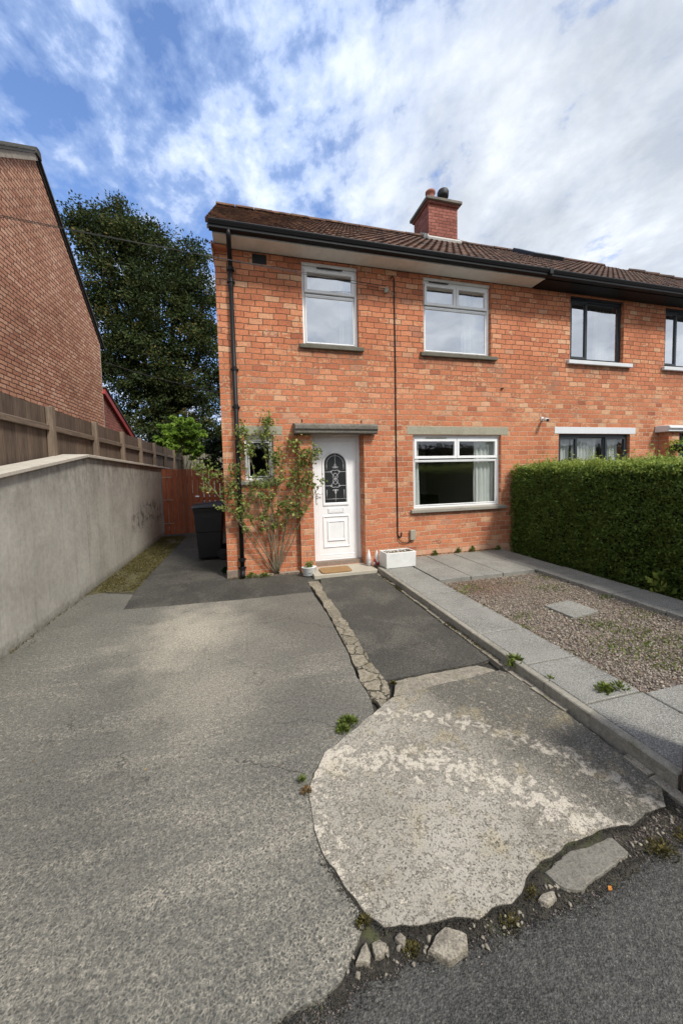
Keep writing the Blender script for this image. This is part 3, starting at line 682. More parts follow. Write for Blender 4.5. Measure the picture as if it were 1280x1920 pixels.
def band_pts(line, n, spread, z, rg):
    line = np.array(line, float); seg = np.diff(line, axis=0); L = np.linalg.norm(seg, axis=1); k = rg.choice(len(L), n, p=L / L.sum()); t = rg.random((n, 1))
    p = line[k] + seg[k] * t + rg.normal(0, spread, (n, 2)); return np.column_stack([p, np.full(n, z)])
edge = [(.02, -5.0), (.22, -4.99), (.32, -4.94), (.5, -4.93), (.75, -4.96), (1.0, -4.95), (1.25, -4.96), (1.6, -4.90), (1.8, -4.87), (2.02, -4.80)]
cP_edge = [p for p in apronP[7:28]]
P1 = band_pts(edge, 1300, .022, -.012, rg)
P3 = np.vstack([band_pts(edge, 4200, .032, -.008, rg), band_pts(cP_edge, 4200, .014, .003, rg)])
grit('soil_crumbs', P3, .0012, .0045, 'earth', seed=4, label='dark soil crumbs along the driveway edge', cat='soil')
P2 = band_pts([(1.55, -4.86), (1.8, -4.84), (2.03, -4.78), (2.05, -4.6)], 1000, .035, -.006, rg)
grit('grit', np.vstack([P1, P2]), .0015, .0055, 'gravelbed', seed=3, label='crumbled stone grit along the broken edge of the apron', cat='grit')
# dirt ribbon under the grit
sheet('dirt', jag([(.2, -4.95), (.26, -4.91), (.33, -4.84), (.5, -4.86), (.9, -4.88), (1.2, -4.78), (1.7, -4.77), (2.06, -4.7), (2.06, -4.90), (1.7, -4.92), (1.3, -4.965), (.9, -4.965), (.5, -4.955), (.3, -4.965), (.22, -4.975)], .012, .045, 12), -.010, 'earth', .02)

P4 = band_pts([(.3, -4.92), (.5, -4.93), (.8, -4.95), (1.05, -4.93), (1.6, -4.88), (1.95, -4.82)], 130, .028, -.006, rg)
grit('chippings', P4, .005, .014, 'rubble', seed=14, label='broken concrete chippings along the apron edge', cat='chippings')

# gravel bed
MB().box(2.63, 4.33, -4.6, -1.40, -.03, .022).build('gravel_bed', 'gravelbed', kind='structure')
n = 26000
P = np.column_stack([rg.uniform(2.63, 4.33, n), rg.uniform(-4.2, -1.43, n), rg.uniform(.024, .036, n)])
grit('gravel', P, .005, .0125, 'gravel', seed=8, label='pinkish grey gravel filling the small front bed', cat='gravel')

# paving slabs
def slab(x0, x1, y0, y1, label, tilt=0, z=.08, grp='paving slabs round the gravel bed'):
    mb = MB().box(x0, x1, y0, y1, -.02, z); o = T(mb.build('paving_slab', 'slab', bevel=.006), label, 'paving slab', grp)
    o.rotation_euler = (random.uniform(-.006, .006), random.uniform(-.006, .006), random.uniform(-.006, .006)); return o
random.seed(11)
ys = [-.50, -1.32, -1.90, -2.48, -3.06, -3.65, -4.17, -4.74]
nm = ['farthest path slab, beneath the white planter box', 'second path slab from the house beside the tarmac', 'third path slab from the house beside the tarmac', 'fourth path slab from the house, opposite the square slab in the gravel', 'fifth path slab from the house, dandelion at its near corner', 'sixth path slab, weeds growing at its nearest joint', 'nearest path slab beside the brick gate post']
for i in range(7): slab(2.135, 2.625, ys[i + 1] + .007, ys[i] - .007, 'grey ' + nm[i])
xs = [2.135, 2.65, 3.18, 3.74, 4.33, 4.84]
pos = ['behind the white planter box', 'under the left end of the big window', 'under the middle of the big window', 'under the right end of the big window', 'in the corner by the hedge']
for i in range(5):
    slab(xs[i] + .007, xs[i + 1] - .007, (-.79 if i else -.49), -.03, f'grey slab against the house wall, {pos[i]}')
    if i: slab(xs[i] + .007, xs[i + 1] - .007, -1.40, -.80, f'grey slab at the house end of the gravel, {pos[i]}')
hs = [-1.41, -1.98, -2.6, -3.2, -3.8, -4.4]
hl = ['first', 'second', 'third', 'fourth', 'last']
for i in range(5): slab(4.34, 4.86, hs[i + 1] + .007, hs[i] - .007, f'{hl[i]} grey slab from the house in the strip along the hedge foot')
slab(2.64, 3.25, -4.72, -4.19, 'grey slab at the street end of the gravel beside the brick post')
slab(3.26, 3.87, -4.72, -4.19, 'second grey slab at the street end of the gravel')
o = MB().prism(jag([(3.33, -2.60), (3.74, -2.56), (3.75, -2.92), (3.34, -2.98)], .05, .004, 3), .0, .052).build('inspection_cover', 'slab', bevel=.004)
T(o, 'lone square grey slab lying in the middle of the gravel', 'slab')
mb = MB()
for i in range(5):
    mb.box(2.068, 2.128, -.46 - (i + 1) * .856, -.464 - i * .856, -.03, .086)
o = mb.build('kerb', 'kerb', kind='structure', bevel=.007)

# ------------------------------------------------------------------ wall with openings
def wall_x(x0, x1, z0, z1, holes, y0, y1):
    mb = MB(); X = sorted({x0, x1, *[h[0] for h in holes], *[h[1] for h in holes]}); Z = sorted({z0, z1, *[h[2] for h in holes], *[h[3] for h in holes]})
    inh = lambda x, z: any(h[0] < x < h[1] and h[2] < z < h[3] for h in holes)
    for i in range(len(X) - 1):
        for j in range(len(Z) - 1):
            if inh((X[i] + X[i + 1]) / 2, (Z[j] + Z[j + 1]) / 2): continue
            a, b, c, d = X[i], X[i + 1], Z[j], Z[j + 1]
            mb.add([(a, y0, c), (b, y0, c), (b, y0, d), (a, y0, d)], [(0, 1, 2, 3)]); mb.add([(a, y1, c), (b, y1, c), (b, y1, d), (a, y1, d)], [(3, 2, 1, 0)])
    for a, b, c, d in holes:
        mb.add([(a, y0, c), (a, y1, c), (a, y1, d), (a, y0, d)], [(0, 3, 2, 1)][::1]); mb.add([(b, y0, c), (b, y1, c), (b, y1, d), (b, y0, d)], [(0, 1, 2, 3)])
        mb.add([(a, y0, c), (b, y0, c), (b, y1, c), (a, y1, c)], [(0, 1, 2, 3)]); mb.add([(a, y0, d), (b, y0, d), (b, y1, d), (a, y1, d)], [(3, 2, 1, 0)])
    mb.add([(x0, y0, z0), (x0, y1, z0), (x0, y1, z1), (x0, y0, z1)], [(0, 3, 2, 1)]); mb.add([(x1, y0, z0), (x1, y1, z0), (x1, y1, z1), (x1, y0, z1)], [(0, 1, 2, 3)])
    mb.add([(x0, y0, z1), (x1, y0, z1), (x1, y1, z1), (x0, y1, z1)], [(0, 1, 2, 3)])
    return mb
RY, RZ, EY, EZ = 3.5, 8.10, -.42, 5.215      # ridge and eaves of the pair of houses
TH = math.atan2(RZ - EZ, RY - EY)
SPL = 5.5                                       # party line between the two houses
# openings: x0,x1,z0,z1
SW = (.02, .48, 1.55, 2.29); U1 = (1.02, 1.975, 3.76, 5.10); U2 = (3.19, 4.59, 3.76, 5.10); GW = (2.955, 4.82, .945, 2.305); DR = (1.10, 1.975, .055, 2.335)
NU1 = (6.44, 7.85, 3.81, 5.10); NU2 = (9.03, 10.45, 3.81, 5.10); NG = (6.19, 8.09, 1.2, 2.335); ND = (9.26, 10.2, .1, 2.36)

house = empty('brick_house', (2.6, 0, 0), 'orange brick end house with white windows, white front door and brown tiled roof', 'house')
wall_x(-.31, SPL, 0, 5.128, [SW, U1, U2, GW, DR], 0, .28).build('wall', 'brick', house, fix=False)
# side and back walls, gable
mb = MB()
gz = lambda y: (EZ - .12) + (min(y, 7 - y) - EY) * math.tan(TH)
mb.add([(-.31, .28, 0), (-.31, 7, 0), (-.31, 7, gz(7)), (-.31, 3.5, gz(3.5)), (-.31, 0, gz(0)), (-.31, 0, 5.128), (-.31, .28, 5.128)], [tuple(range(7))])
mb.add([(-.05, .28, 0), (-.05, 7, 0), (-.05, 7, gz(7)), (-.05, 3.5, gz(3.5)), (-.05, 0, gz(0)), (-.05, 0, 5.128), (-.05, .28, 5.128)], [tuple(range(7))])
mb.add([(-.31, 0, 5.128), (-.05, 0, 5.128), (-.05, 0, gz(0)), (-.31, 0, gz(0))], [(0, 1, 2, 3)])
mb.box(-.308, SPL - .002, 6.75, 7, 0, 5.3)
mb.build('side_wall', 'brick', house, fix=False)
# corbelled courses at the eaves corner
mb = MB()
mb.box(-.330, -.312, -.06, .30, 4.985, 5.075); mb.box(-.345, -.312, -.16, .30, 5.079, 5.126)
mb.box(-.312, -.12, -.10, -.002, 5.079, 5.126)
mb.build('corbel', 'brick', house, bevel=.004)
MB().box(-.325, -.10, -.015, .3, -.02, .13).build('plinth', 'plinth', house, bevel=.01)
# interior shell (rooms)
mb = MB()
for z in (.10, 2.62, 5.13): mb.box(-.048, SPL - .002, .283, 6.748, z - .06, z)
mb.build('floor', 'roomfloor', house)
mb = MB()
mb.box(2.35, 2.43, .283, 6.748, .102, 5.06)
mb.box(-.046, SPL - .13, 4.0, 4.08, .102, 5.05)
mb.box(SPL - .12, SPL - .003, .283, 6.748, .102, 5.06)
for z in (2.54, 5.05): mb.box(-.045, SPL - .13, .285, 6.74, z - .015, z + .005)
mb.build('room_wall', 'plaster', house)
T(MB().box(4.95, 5.36, 3.3, 3.9, .11, .95).build('stove', 'blackmatt', bevel=.01), 'black stove seen dimly through the ground floor window', 'stove')

def roof_front(mb, x0, xend, x1slope=0):
    """tiled plane rising from the eaves to the ridge; xend(s) right limit"""
    Lr = math.hypot(RY - EY, RZ - EZ); g = .30; rows = int(Lr / g) + 1
    nx_ = Vector((0, math.cos(TH), math.sin(TH))); nn = Vector((0, -math.sin(TH), math.cos(TH)))
    for k in range(rows):
        s0 = k * g; s1 = min((k + 1) * g, Lr)
        xe = xend(s0); nX = int(round((xe - x0) / .025)); vs = []; st = [(s0, -.012), (s0, .040), (s1, .012)]
        for s_, h in st:
            for i in range(nX + 1):
                x = x0 + i * .025; ph = ((x + .42) / .15) % 1
                roll = .019 * (math.sin(math.pi * min(1, ph / .55)) ** .8 if ph < .55 else 0)
                j = mnoise.noise(Vector((math.floor((x + .42) / .15) * 1.7, k * 2.3, .5))) * .006
                p = Vector((x, EY, EZ)) + nx_ * s_ + nn * (h + (roll if h > 0 else 0) + j); vs.append(p)
        w = nX + 1
        fs = [(r * w + i, r * w + i + 1, (r + 1) * w + i + 1, (r + 1) * w + i) for r in range(2) for i in range(nX)]
        mb.add(vs, fs)
        # right end cap of the course
        mb.add([vs[w - 1], vs[2 * w - 1], vs[3 * w - 1], vs[3 * w - 1] - nn * .05], [(0, 1, 2, 3)])
        mb.add([vs[0], vs[w], vs[2 * w], vs[2 * w] - nn * .05], [(0, 3, 2, 1)])
def under(x0, x1, hip=None):
    mb = MB(); t = .045; nn = Vector((0, -math.sin(TH), math.cos(TH))) * t
    a, b = Vector((0, EY + .03, EZ - .02)), Vector((0, RY, RZ)); bk = Vector((0, 7.42, EZ))
    xr = (hip or x1)
    def P_(x, q, d=Vector()): return (x + q.x, q.y + d.y, q.z + d.z)
    mb.hexa([P_(x0, a, -nn), P_(x1, a, -nn), P_(xr, b, -nn), P_(x0, b, -nn), P_(x0, a), P_(x1, a), P_(xr, b), P_(x0, b)])
    nb = Vector((0, math.sin(TH), math.cos(TH))) * t
    mb.hexa([P_(x0, b, -nb), P_(xr, b, -nb), P_(x1, bk, -nb), P_(x0, bk, -nb), P_(x0, b + Vector((0, 0, .02))), P_(xr, b + Vector((0, 0, .02))), P_(x1, bk), P_(x0, bk)])
    if hip: mb.add([(x1, a.y, a.z), (x1, bk.y, bk.z), (xr, b.y, b.z)], [(0, 1, 2)])
    return mb
under(-.375, SPL).build('roof', 'undercloak', house)
rf = bpy.data.objects['roof']
mb = MB(); roof_front(mb, -.39, lambda s: SPL - .02); mb.build('tiles', 'tile', rf, fix=False, smooth=False)
def ridge(x0, x1, par):
    mb = MB(); x = x0
    while x < x1 - .05:
        xe = min(x + .44, x1); prof = [(RY + .125 * math.cos(a), RZ - .015 + .10 * math.sin(a)) for a in [math.pi * k / 8 for k in range(9)]]
        j = random.uniform(-.006, .006); mb.extx([(p, q + j) for p, q in prof], x, xe - .006)
        x += .445
    return mb.build('ridge_tiles', 'tile', par, bevel=.006)
ridge(-.40, SPL, rf)
# eaves
def eaves(par, x0, x1, soff, fas, zt=0, gm='black'):
    prof = [(-.335, 5.15 + zt), (-.345, 5.262 + zt), (-.455, 5.258 + zt), (-.47, 5.245 + zt), (-.463, 5.225 + zt), (-.45, 5.2 + zt), (-.446, 5.19 + zt), (-.432, 5.186 + zt), (-.43, 5.15 + zt), (-.41, 5.14 + zt), (-.345, 5.14 + zt)]
    MB().extx(prof, x0 - .04, x1).build('gutter', gm, par, bevel=.003)
    MB().box(x0, x1 - .002, -.333, -.312, 5.128 + zt, 5.235 + zt).build('fascia', fas, par)
    MB().box(x0, x1 - .002, -.311, .0, 5.134 + zt, 5.15 + zt).build('soffit', soff, par)
eaves(house, -.31, SPL, 'soffit', 'upvc_dull')
# chimney
ch = MB().box(5.07, 5.95, 3.2, 4.05, 7.5, 8.84).box(5.03, 5.99, 3.16, 4.09, 8.842, 8.90).build('chimney', 'brick_red', house)
MB().box(4.97, 6.05, 3.10, 4.15, 8.902, 8.985).build('cap', 'canopy', ch, bevel=.012)
MB().lathe([(.12, 0), (.125, .1), (.105, .15), (.11, .25), (.135, .27), (.135, .32), (.10, .325)], (5.24, 3.40, 8.98)).build('chimney_pot', 'terra', ch, smooth=True)
MB().lathe([(.10, 0), (.105, .26), (.145, .27), (.155, .33), (.16, .41), (.135, .46), (.05, .49)], (5.66, 3.45, 8.98)).build('cowl', 'blackmatt', ch, smooth=True)
mb = MB(); yb = 3.2; zb = EZ + (yb - EY) * math.tan(TH) + .06
mb.hexa([(5.0, 3.10, zb - .10), (6.02, 3.10, zb - .10), (6.02, 3.19, zb - .02), (5.0, 3.19, zb - .02), (5.0, 3.08, zb - .03), (6.02, 3.08, zb - .03), (6.0, 3.19, zb + .07), (5.04, 3.19, zb + .07)])
for xx in (5.0, 5.96):
    for k in range(4):
        ya = 3.16 + k * .12; za = zb + (ya - 3.2) * math.tan(TH); mb.box(xx + .01, xx + .055, ya, ya + .118, za - .1, za + .12)
mb.build('flashing', 'flashing', ch, bevel=.006)
# lintels, air brick, hole
MB().box(2.84, 4.98, -.004, .1, 2.308, 2.455).build('lintel', 'lintel', house, bevel=.004)
MB().box(-.08, .63, -.0035, .1, 2.293, 2.435).build('lintel', 'lintel', house, bevel=.004)
mb = MB().box(.25, .47, -.004, .01, 4.955, 5.10)
for i in range(9):
    mb.box(.258 + i * .023, .263 + i * .023, -.010, -.004, 4.962, 5.093)
for j in range(6): mb.box(.258, .462, -.009, -.0045, 4.968 + j * .022, 4.973 + j * .022)
mb.build('air_brick', 'blackmatt', house)
MB().lathe([(.001, 0), (.032, .001), (.034, .006)], (4.83, -.007, 3.186), 10).build('vent_hole', 'blackmatt', house)
mb = MB()
for x in (.95, 1.98): MB().box(x, x + .016, -.006, 0, 2.50, 2.55).build('wall_slot', 'blackmatt', house)
# door canopy
MB().extx([(0, 2.485), (-.22, 2.455), (-.275, 2.425), (-.275, 2.362), (-.25, 2.348), (-.25, 2.305), (-.235, 2.29), (0, 2.30)], .80, 2.195).build('canopy', 'canopy', house, bevel=.012, seg=2)
MB().box(.865, 1.095, -.115, -.001, 0, 2.288).build('pier', 'brick', house)
MB().box(1.985, 2.205, -.115, -.001, .0, 2.288).build('pier', 'brick', house)
MB().box(1.102, 1.973, .02, .16, .0, .124).build('threshold', 'plinth', house)
MB().box(-.02, .84, -.07, -.002, -.02, .035).build('wall_footing', 'plinth', house, bevel=.01)
MB().box(1.0, 2.06, -.5, -.118, -.03, .055).box(1.098, 1.983, -.117, .018, -.03, .0548).build('doorstep', 'step', house, bevel=.008)

# windows -------------------------------------------------------------
def ring(mb, x0, x1, z0, z1, w, y0, y1):
    mb.box(x0, x1, y0, y1, z0, z0 + w); mb.box(x0, x1, y0, y1, z1 - w, z1)
    mb.box(x0, x0 + w, y0, y1, z0 + w, z1 - w); mb.box(x1 - w, x1, y0, y1, z0 + w, z1 - w); return mb
def window(par, hole, fm, sm, cells, sill=None, glass='glass', yf=.07, fw=.045, head=.05, curt=(), label=None, vent=None):
    """cells: list of (x0,x1,z0,z1,opening?) panes inside the frame"""
    x0, x1, z0, z1 = hole; z1 = z1 - head
    mb = ring(MB(), x0 + .002, x1 - .002, z0 + .002, z1, fw, yf, yf + .07)
    xs = sorted({c[0] for c in cells}); 
    for (a, b, c, d, op) in cells:
        # dividing bars on inner edges
        if a > x0 + fw + .02: mb.box(a - .012, a + .012, yf + .002, yf + .065, c - .0, d + .0)
        if d < z1 - fw - .02: mb.box(a + .013, b - .013, yf + .0015, yf + .064, d - .014, d + .014)
        if op: ring(mb, a + .004, b - .004, c + .012, d - .004, .048, yf - .018, yf + .03)
        else: ring(mb, a + .012, b - .012, c + .012, d - .012, .018, yf + .006, yf + .04)
    f = mb.build('window', fm, par, bevel=.003, label=label)
    g = MB()
    for (a, b, c, d, op) in cells:
        y = yf + (.008 if op else .024)
        g.add([(a + .01, y, c + .016), (b - .01, y, c + .016), (b - .01, y, d - .01), (a + .01, y, d - .01)], [(0, 1, 2, 3)])
    g.build('glass', glass, f, fix=False)
    if head: MB().box(x0 + .002, x1 - .002, yf - .03, yf + .05, z1 + .001, z1 + head - .002).build('head', 'upvc_dull' if fm == 'upvc' else fm, f)
    if vent: MB().box(vent[0], vent[1], yf - .030, yf - .0185, vent[2], vent[2] + .014).build('trickle_vent', 'blackmatt' if vent[3] else 'greybox', f)
    if sill:
        sx0, sx1, st, sb, m, out = sill
        MB().extx([(yf + .02, st + .02), (-out, st), (-out - .004, st - .008), (-out - .002, sb + .004), (-out + .004, sb), (-.001, sb), (-.001, z0 - .03), (yf + .02, z0 - .03)], sx0, sx1).build('sill', m, f, bevel=.004)
    for (a, b, c, d, y) in curt:
        mbc = MB(); nx_ = max(12, int((b - a) / .012)); vs = []
        for i in range(nx_ + 1):
            x = a + (b - a) * i / nx_
            for j in range(7):
                z = c + (d - c) * j / 6
                vs.append((x + (0.02 * (1 - j / 6)) * math.sin(i), y + .022 * math.sin(i * .85 + .5 * math.sin(i * .31)) + .008 * math.sin(i * 2.1 + j), z))
        fs = [(i * 7 + j, (i + 1) * 7 + j, (i + 1) * 7 + j + 1, i * 7 + j + 1) for i in range(nx_) for j in range(6)]
        mbc.add(vs, fs).build('curtain', 'curtain', f, fix=False, smooth=True)
    return f
window(house, U1, 'upvc', None, [(1.065, 1.93, 4.62, 5.01, 1), (1.065, 1.93, 3.81, 4.60, 0)], (.95, 2.05, 3.765, 3.70, 'sill_dark', .05),
       curt=[(1.72, 1.93, 3.78, 5.0, .30)], label='single wide pane window above the front door, top vent light', vent=(1.28, 1.72, 5.025, 1))
window(house, U2, 'upvc', None, [(3.235, 3.885, 4.62, 5.01, 1), (3.885, 4.545, 4.62, 5.01, 1), (3.235, 4.545, 3.81, 4.60, 0)], (3.115, 4.70, 3.765, 3.70, 'sill_dark', .05),
       curt=[(4.12, 4.56, 3.78, 5.0, .25), (3.21, 3.27, 3.78, 5.0, .25)], label='upstairs window with two top lights above the big ground floor window', vent=(3.33, 3.72, 5.025, 1))
window(house, GW, 'upvc', None, [(3.0, 3.885, 1.86, 2.24, 1), (3.885, 4.775, 1.86, 2.24, 1), (3.0, 4.775, .99, 1.84, 0)], (2.895, 4.915, .945, .885, 'sill_grey', .05),
       glass='glass_low', head=.03, curt=[(4.34, 4.80, .96, 2.28, .19), (2.965, 3.14, .96, 2.28, .19)], label='big ground floor window with two top lights and white curtains', vent=(3.24, 3.66, 2.247, 0))
window(house, SW, 'upvc', None, [(.065, .435, 1.60, 2.20, 0)], (-.05, .55, 1.555, 1.49, 'sill_grey', .04), glass='glass_low', label='small window behind the climbing rose')

# front door -----------------------------------------------------------
fr = MB(); x0, x1, z0, z1 = 1.102, 1.973, .126, 2.333
fr.box(x0, x0 + .06, .10, .17, z0, z1); fr.box(x1 - .06, x1, .10, .17, z0, z1); fr.box(x0 + .06, x1 - .06, .10, .17, z1 - .075, z1)
fr.box(x0 + .06, x1 - .06, .10, .17, z0, z0 + .028)
drf = fr.build('door_frame', 'upvc', house, bevel=.004)
dl = MB().box(1.165, 1.910, .105, .155, .157, 2.255).build('door', 'upvc', house, bevel=.004)
def arch(cx, w, zb, zs, n=18):   # outline of an arched light
    return [(cx - w, zb), (cx + w, zb)] + [(cx + w * math.cos(math.pi * k / n), zs + w * math.sin(math.pi * k / n)) for k in range(n + 1)]
def arch_ring(mb, o, i, y0, y1):
    n = len(o); vs = [(x, y1, z) for x, z in o] + [(x, y0, z) for x, z in [( (a[0] * .75 + b[0] * .25), (a[1] * .75 + b[1] * .25)) for a, b in zip(o, i)]] + [(x, y0, z) for x, z in [((a[0] * .25 + b[0] * .75), (a[1] * .25 + b[1] * .75)) for a, b in zip(o, i)]] + [(x, y1, z) for x, z in i]
    mb.add(vs, [(r * n + k, r * n + (k + 1) % n, (r + 1) * n + (k + 1) % n, (r + 1) * n + k) for r in range(3) for k in range(n)])
DC = 1.525
mb = MB(); arch_ring(mb, arch(DC, .235, 1.075, 1.80), arch(DC, .188, 1.14, 1.80), .088, .106)
def frame_ring(mb, a, b, c, d, w, y0, y1): arch_ring(mb, [(a, c), (b, c), (b, d), (a, d)], [(a + w, c + w), (b - w, c + w), (b - w, d - w), (a + w, d - w)], y0, y1)
frame_ring(mb, 1.285, 1.765, .35, .915, .03, .090, .106); frame_ring(mb, 1.36, 1.69, .46, .83, .04, .088, .106)
mb.box(1.39, 1.66, .098, .106, .50, .79)
frame_ring(mb, 1.21, 1.865, .22, 2.19, .012, .100, .106)
mb.build('moulding', 'upvc', dl, bevel=.002)
MB().extx([(0, 0)] * 0 + [(.1, .2), (.1, .21), (.1045, .21), (.1045, .2)], 1.2, 1.21).build('seal', 'upvc', dl)
a = arch(DC, .189, 1.139, 1.80); MB().exty(a, .1005, .1045).build('door_glass', 'doorglass', dl)
mb = MB(); Yl = .098
def ln(pts, r=.0035): mb.tube([(p[0], Yl, p[1]) for p in pts], r, 5)
for z in (1.20, 1.43, 1.67): ln([(DC - .188, z), (DC - .05, z)]); ln([(DC + .05, z), (DC + .188, z)])
ln([(DC - .188, 1.20), (DC + .188, 1.20)]); ln([(DC, 1.14), (DC, 1.36)]); ln([(DC, 1.76), (DC, 1.985)])
ln([(DC + .15 * math.cos(math.pi * k / 16), 1.80 + .15 * math.sin(math.pi * k / 16)) for k in range(17)])
for sx in (-1, 1):
    ln([(DC + sx * .15, 1.80), (DC + sx * .15, 1.70)]); ln([(DC + sx * .155, 1.20), (DC + sx * .155, 1.36)])
    for s2, zc in ((1, 1.67), (-1, 1.43)):
        def bz(pts, n=12):
            out = []
            for k in range(n + 1):
                t = k / n; q = [Vector(p) for p in pts]
                while len(q) > 1: q = [q[i].lerp(q[i + 1], t) for i in range(len(q) - 1)]
                out.append((DC + sx * q[0].x, zc + s2 * q[0].y))
            return out
        ln(bz([(0, -.12), (.01, -.05), (.09, -.03), (.10, .01), (.04, .03)])); ln(bz([(0, .10), (.012, .05), (.06, .06), (.055, .10), (.03, .085)]))
        ln(bz([(.0, .02), (.05, .05), (.07, .0), (.12, 0), (.06, 0)])); ln(bz([(0, -.02), (.07, -.06), (.05, -.12), (.0, -.12)])); ln(bz([(0, .14), (.03, .10), (.0, .06)]))
mb.build('lead_pattern', 'lead', dl, smooth=True)
mb = MB(); frame_ring(mb, 1.38, 1.665, .955, 1.04, .012, .092, .106); mb.box(1.395, 1.65, .094, .106, .968, 1.027); mb.build('letter_box', 'upvc', dl, bevel=.003)
mb = MB().box(1.178, 1.206, .088, .1045, 1.13, 1.36); mb.build('handle', 'upvc', dl, bevel=.004)
h = bpy.data.objects['handle']
mb = MB(); mb.tube([(1.192, .10, 1.30), (1.192, .06, 1.30), (1.25, .055, 1.298), (1.29, .06, 1.296)], .008, 8); mb.build('handle', 'chrome', dl, smooth=True)
MB().tube([(1.192, .09, 1.225), (1.192, .078, 1.225)], .010, 10).build('keyhole', 'chrome', dl, smooth=True)

# downpipe, cable, boxes ------------------------------------------------------
mb = MB()
mb.tube([(-.085, -.40, 5.17), (-.085, -.395, 5.10), (-.084, -.36, 5.04), (-.083, -.12, 4.93), (-.082, -.07, 4.88), (-.082, -.065, 4.8)], .034, 12)
mb.tube([(-.082, -.065, 4.82), (-.081, -.065, 1.6), (-.079, -.065, .12)], .034, 12)
mb.tube([(-.079, -.065, .14), (-.079, -.075, .07), (-.079, -.12, .03)], .038, 12)
dp = mb.build('downpipe', 'black', house, smooth=True)
mb = MB()
for z in (4.80, 4.62, 3.30, 2.72, 1.35, .30, .16):
    mb = MB(); mb.tube([(-.081, -.065, z - .03), (-.081, -.065, z + .03)], .041, 12); mb.box(-.14, -.02, -.045, -.001, z - .012, z + .012)
    mb.build('pipe_bracket', 'black', dp, bevel=.003)
mb = MB(); random.seed(2)
pts = [(2.565, -.012, 4.96), (2.575, -.014, 5.0), (2.60, -.014, 5.015), (2.625, -.014, 4.99)] + [(2.628 + .003 * math.sin(z * 2.1), -.013, z) for z in np.linspace(4.9, .62, 24)] + [(2.632, -.013, .50), (2.67, -.013, .46), (2.70, -.013, .48), (2.705, -.013, .55)]
mb.tube(pts, .0105, 7); mb.tube([(2.628, -.022, .60), (2.636, -.022, .44), (2.70, -.022, .365), (2.80, -.02, .355), (2.87, -.02, .37), (2.895, -.02, .41)], .007, 6)
cb = mb.build('wall_cable', 'black', house, smooth=True)
MB().box(2.862, 2.962, -.055, -.001, .40, .585).build('meter_box', 'greybox', house, bevel=.008)
mb = MB().box(2.44, 2.50, -.05, -.001, 4.72, 4.80); mb.tube([(2.50, -.03, 4.76), (2.56, -.03, 4.74), (2.62, -.015, 4.70)], .008, 6)
mb.build('cable_bracket', 'greybox', house, bevel=.004)

# attached house ----------------------------------------------------------
nh = empty('attached_house', (10, 0, 0), 'attached right-hand brick house with dark grey windows and black eaves behind the hedge', 'house')
XR = 14.9
wall_x(SPL, XR, 0, 5.128, [NU1, NU2, NG, ND], 0, .28).build('wall', 'brick', nh, fix=False)
MB().box(XR - .28, XR - .002, .282, 6.9, 0, 5.1).box(SPL + .002, XR - .002, 6.902, 7, 0, 5.1).build('side_wall', 'brick', nh)
mb = MB()
for z in (.10, 2.62, 5.13): mb.box(SPL + .002, XR - .285, .283, 6.9, z - .06, z)
mb.build('floor', 'roomfloor', nh)
mb = MB().box(SPL + .003, SPL + .1, .283, 6.89, .102, 5.06).box(8.4, 8.5, .283, 6.89, .102, 5.06).box(SPL + .11, XR - .29, 3.0, 3.08, .102, 5.06)
mb.build('room_wall', 'plaster', nh)
rf2 = under(SPL + .004, 15.3, 11.4).build('roof', 'slate', nh)
mb = MB(); Lr = math.hypot(RY - EY, RZ - EZ)
roof_front(mb, SPL + .005, lambda s: lerp(15.3, 11.4, s / Lr) + .05); mb.build('tiles', 'tile', rf2, fix=False)
ridge(SPL + .01, 11.45, rf2)
mb = MB()
nnv = Vector((0, -math.sin(TH), math.cos(TH)))
for k in range(14):
    s0 = k * .30 + .02; s1 = min(s0 + .36, Lr); 
    if s0 > Lr: break
    q0 = Vector((lerp(15.3, 11.4, s0 / Lr), EY + math.cos(TH) * s0, EZ + math.sin(TH) * s0)) + Vector((.02, -.02, .05)); q1 = Vector((lerp(15.3, 11.4, s1 / Lr), EY + math.cos(TH) * s1, EZ + math.sin(TH) * s1)) + Vector((.02, -.02, .03))
    mb.tube([q0, q1], [.085, .07], 8)
mb.build('hip_tiles', 'tile', rf2)
# roof window in the attached roof
def onroof(x, s, h): return Vector((x, EY + math.cos(TH) * s, EZ + math.sin(TH) * s)) + nnv * h
mb = MB().hexa([onroof(7.75, 3.55, .03), onroof(8.75, 3.55, .03), onroof(8.75, 4.55, .03), onroof(7.75, 4.55, .03), onroof(7.75, 3.55, .14), onroof(8.75, 3.55, .14), onroof(8.75, 4.55, .14), onroof(7.75, 4.55, .14)])
rw = mb.build('roof_window', 'anth', rf2, bevel=.01)
MB().add([onroof(7.83, 3.63, .145), onroof(8.67, 3.63, .145), onroof(8.67, 4.47, .145), onroof(7.83, 4.47, .145)], [(0, 1, 2, 3)]).build('roof_window_glass', 'glass', rf2, fix=False)
eaves(nh, SPL + .02, 15.0, 'black', 'black', -.006)
MB().box(SPL - .03, SPL + .05, -.475, -.34, 5.155, 5.268).build('gutter_union', 'black', nh, bevel=.006)
MB().box(6.085, 8.24, -.006, .1, 2.34, 2.475).build('lintel', 'lintel_white', nh, bevel=.003)
window(nh, NU1, 'anth', None, [(6.485, 6.93, 3.855, 5.02, 1), (6.93, 7.805, 3.855, 5.02, 0)], (6.36, 8.04, 3.81, 3.735, 'lintel_white', .06), head=.04, curt=[(7.38, 7.80, 3.82, 5.0, .3)], label='dark grey upstairs window nearest the party line')
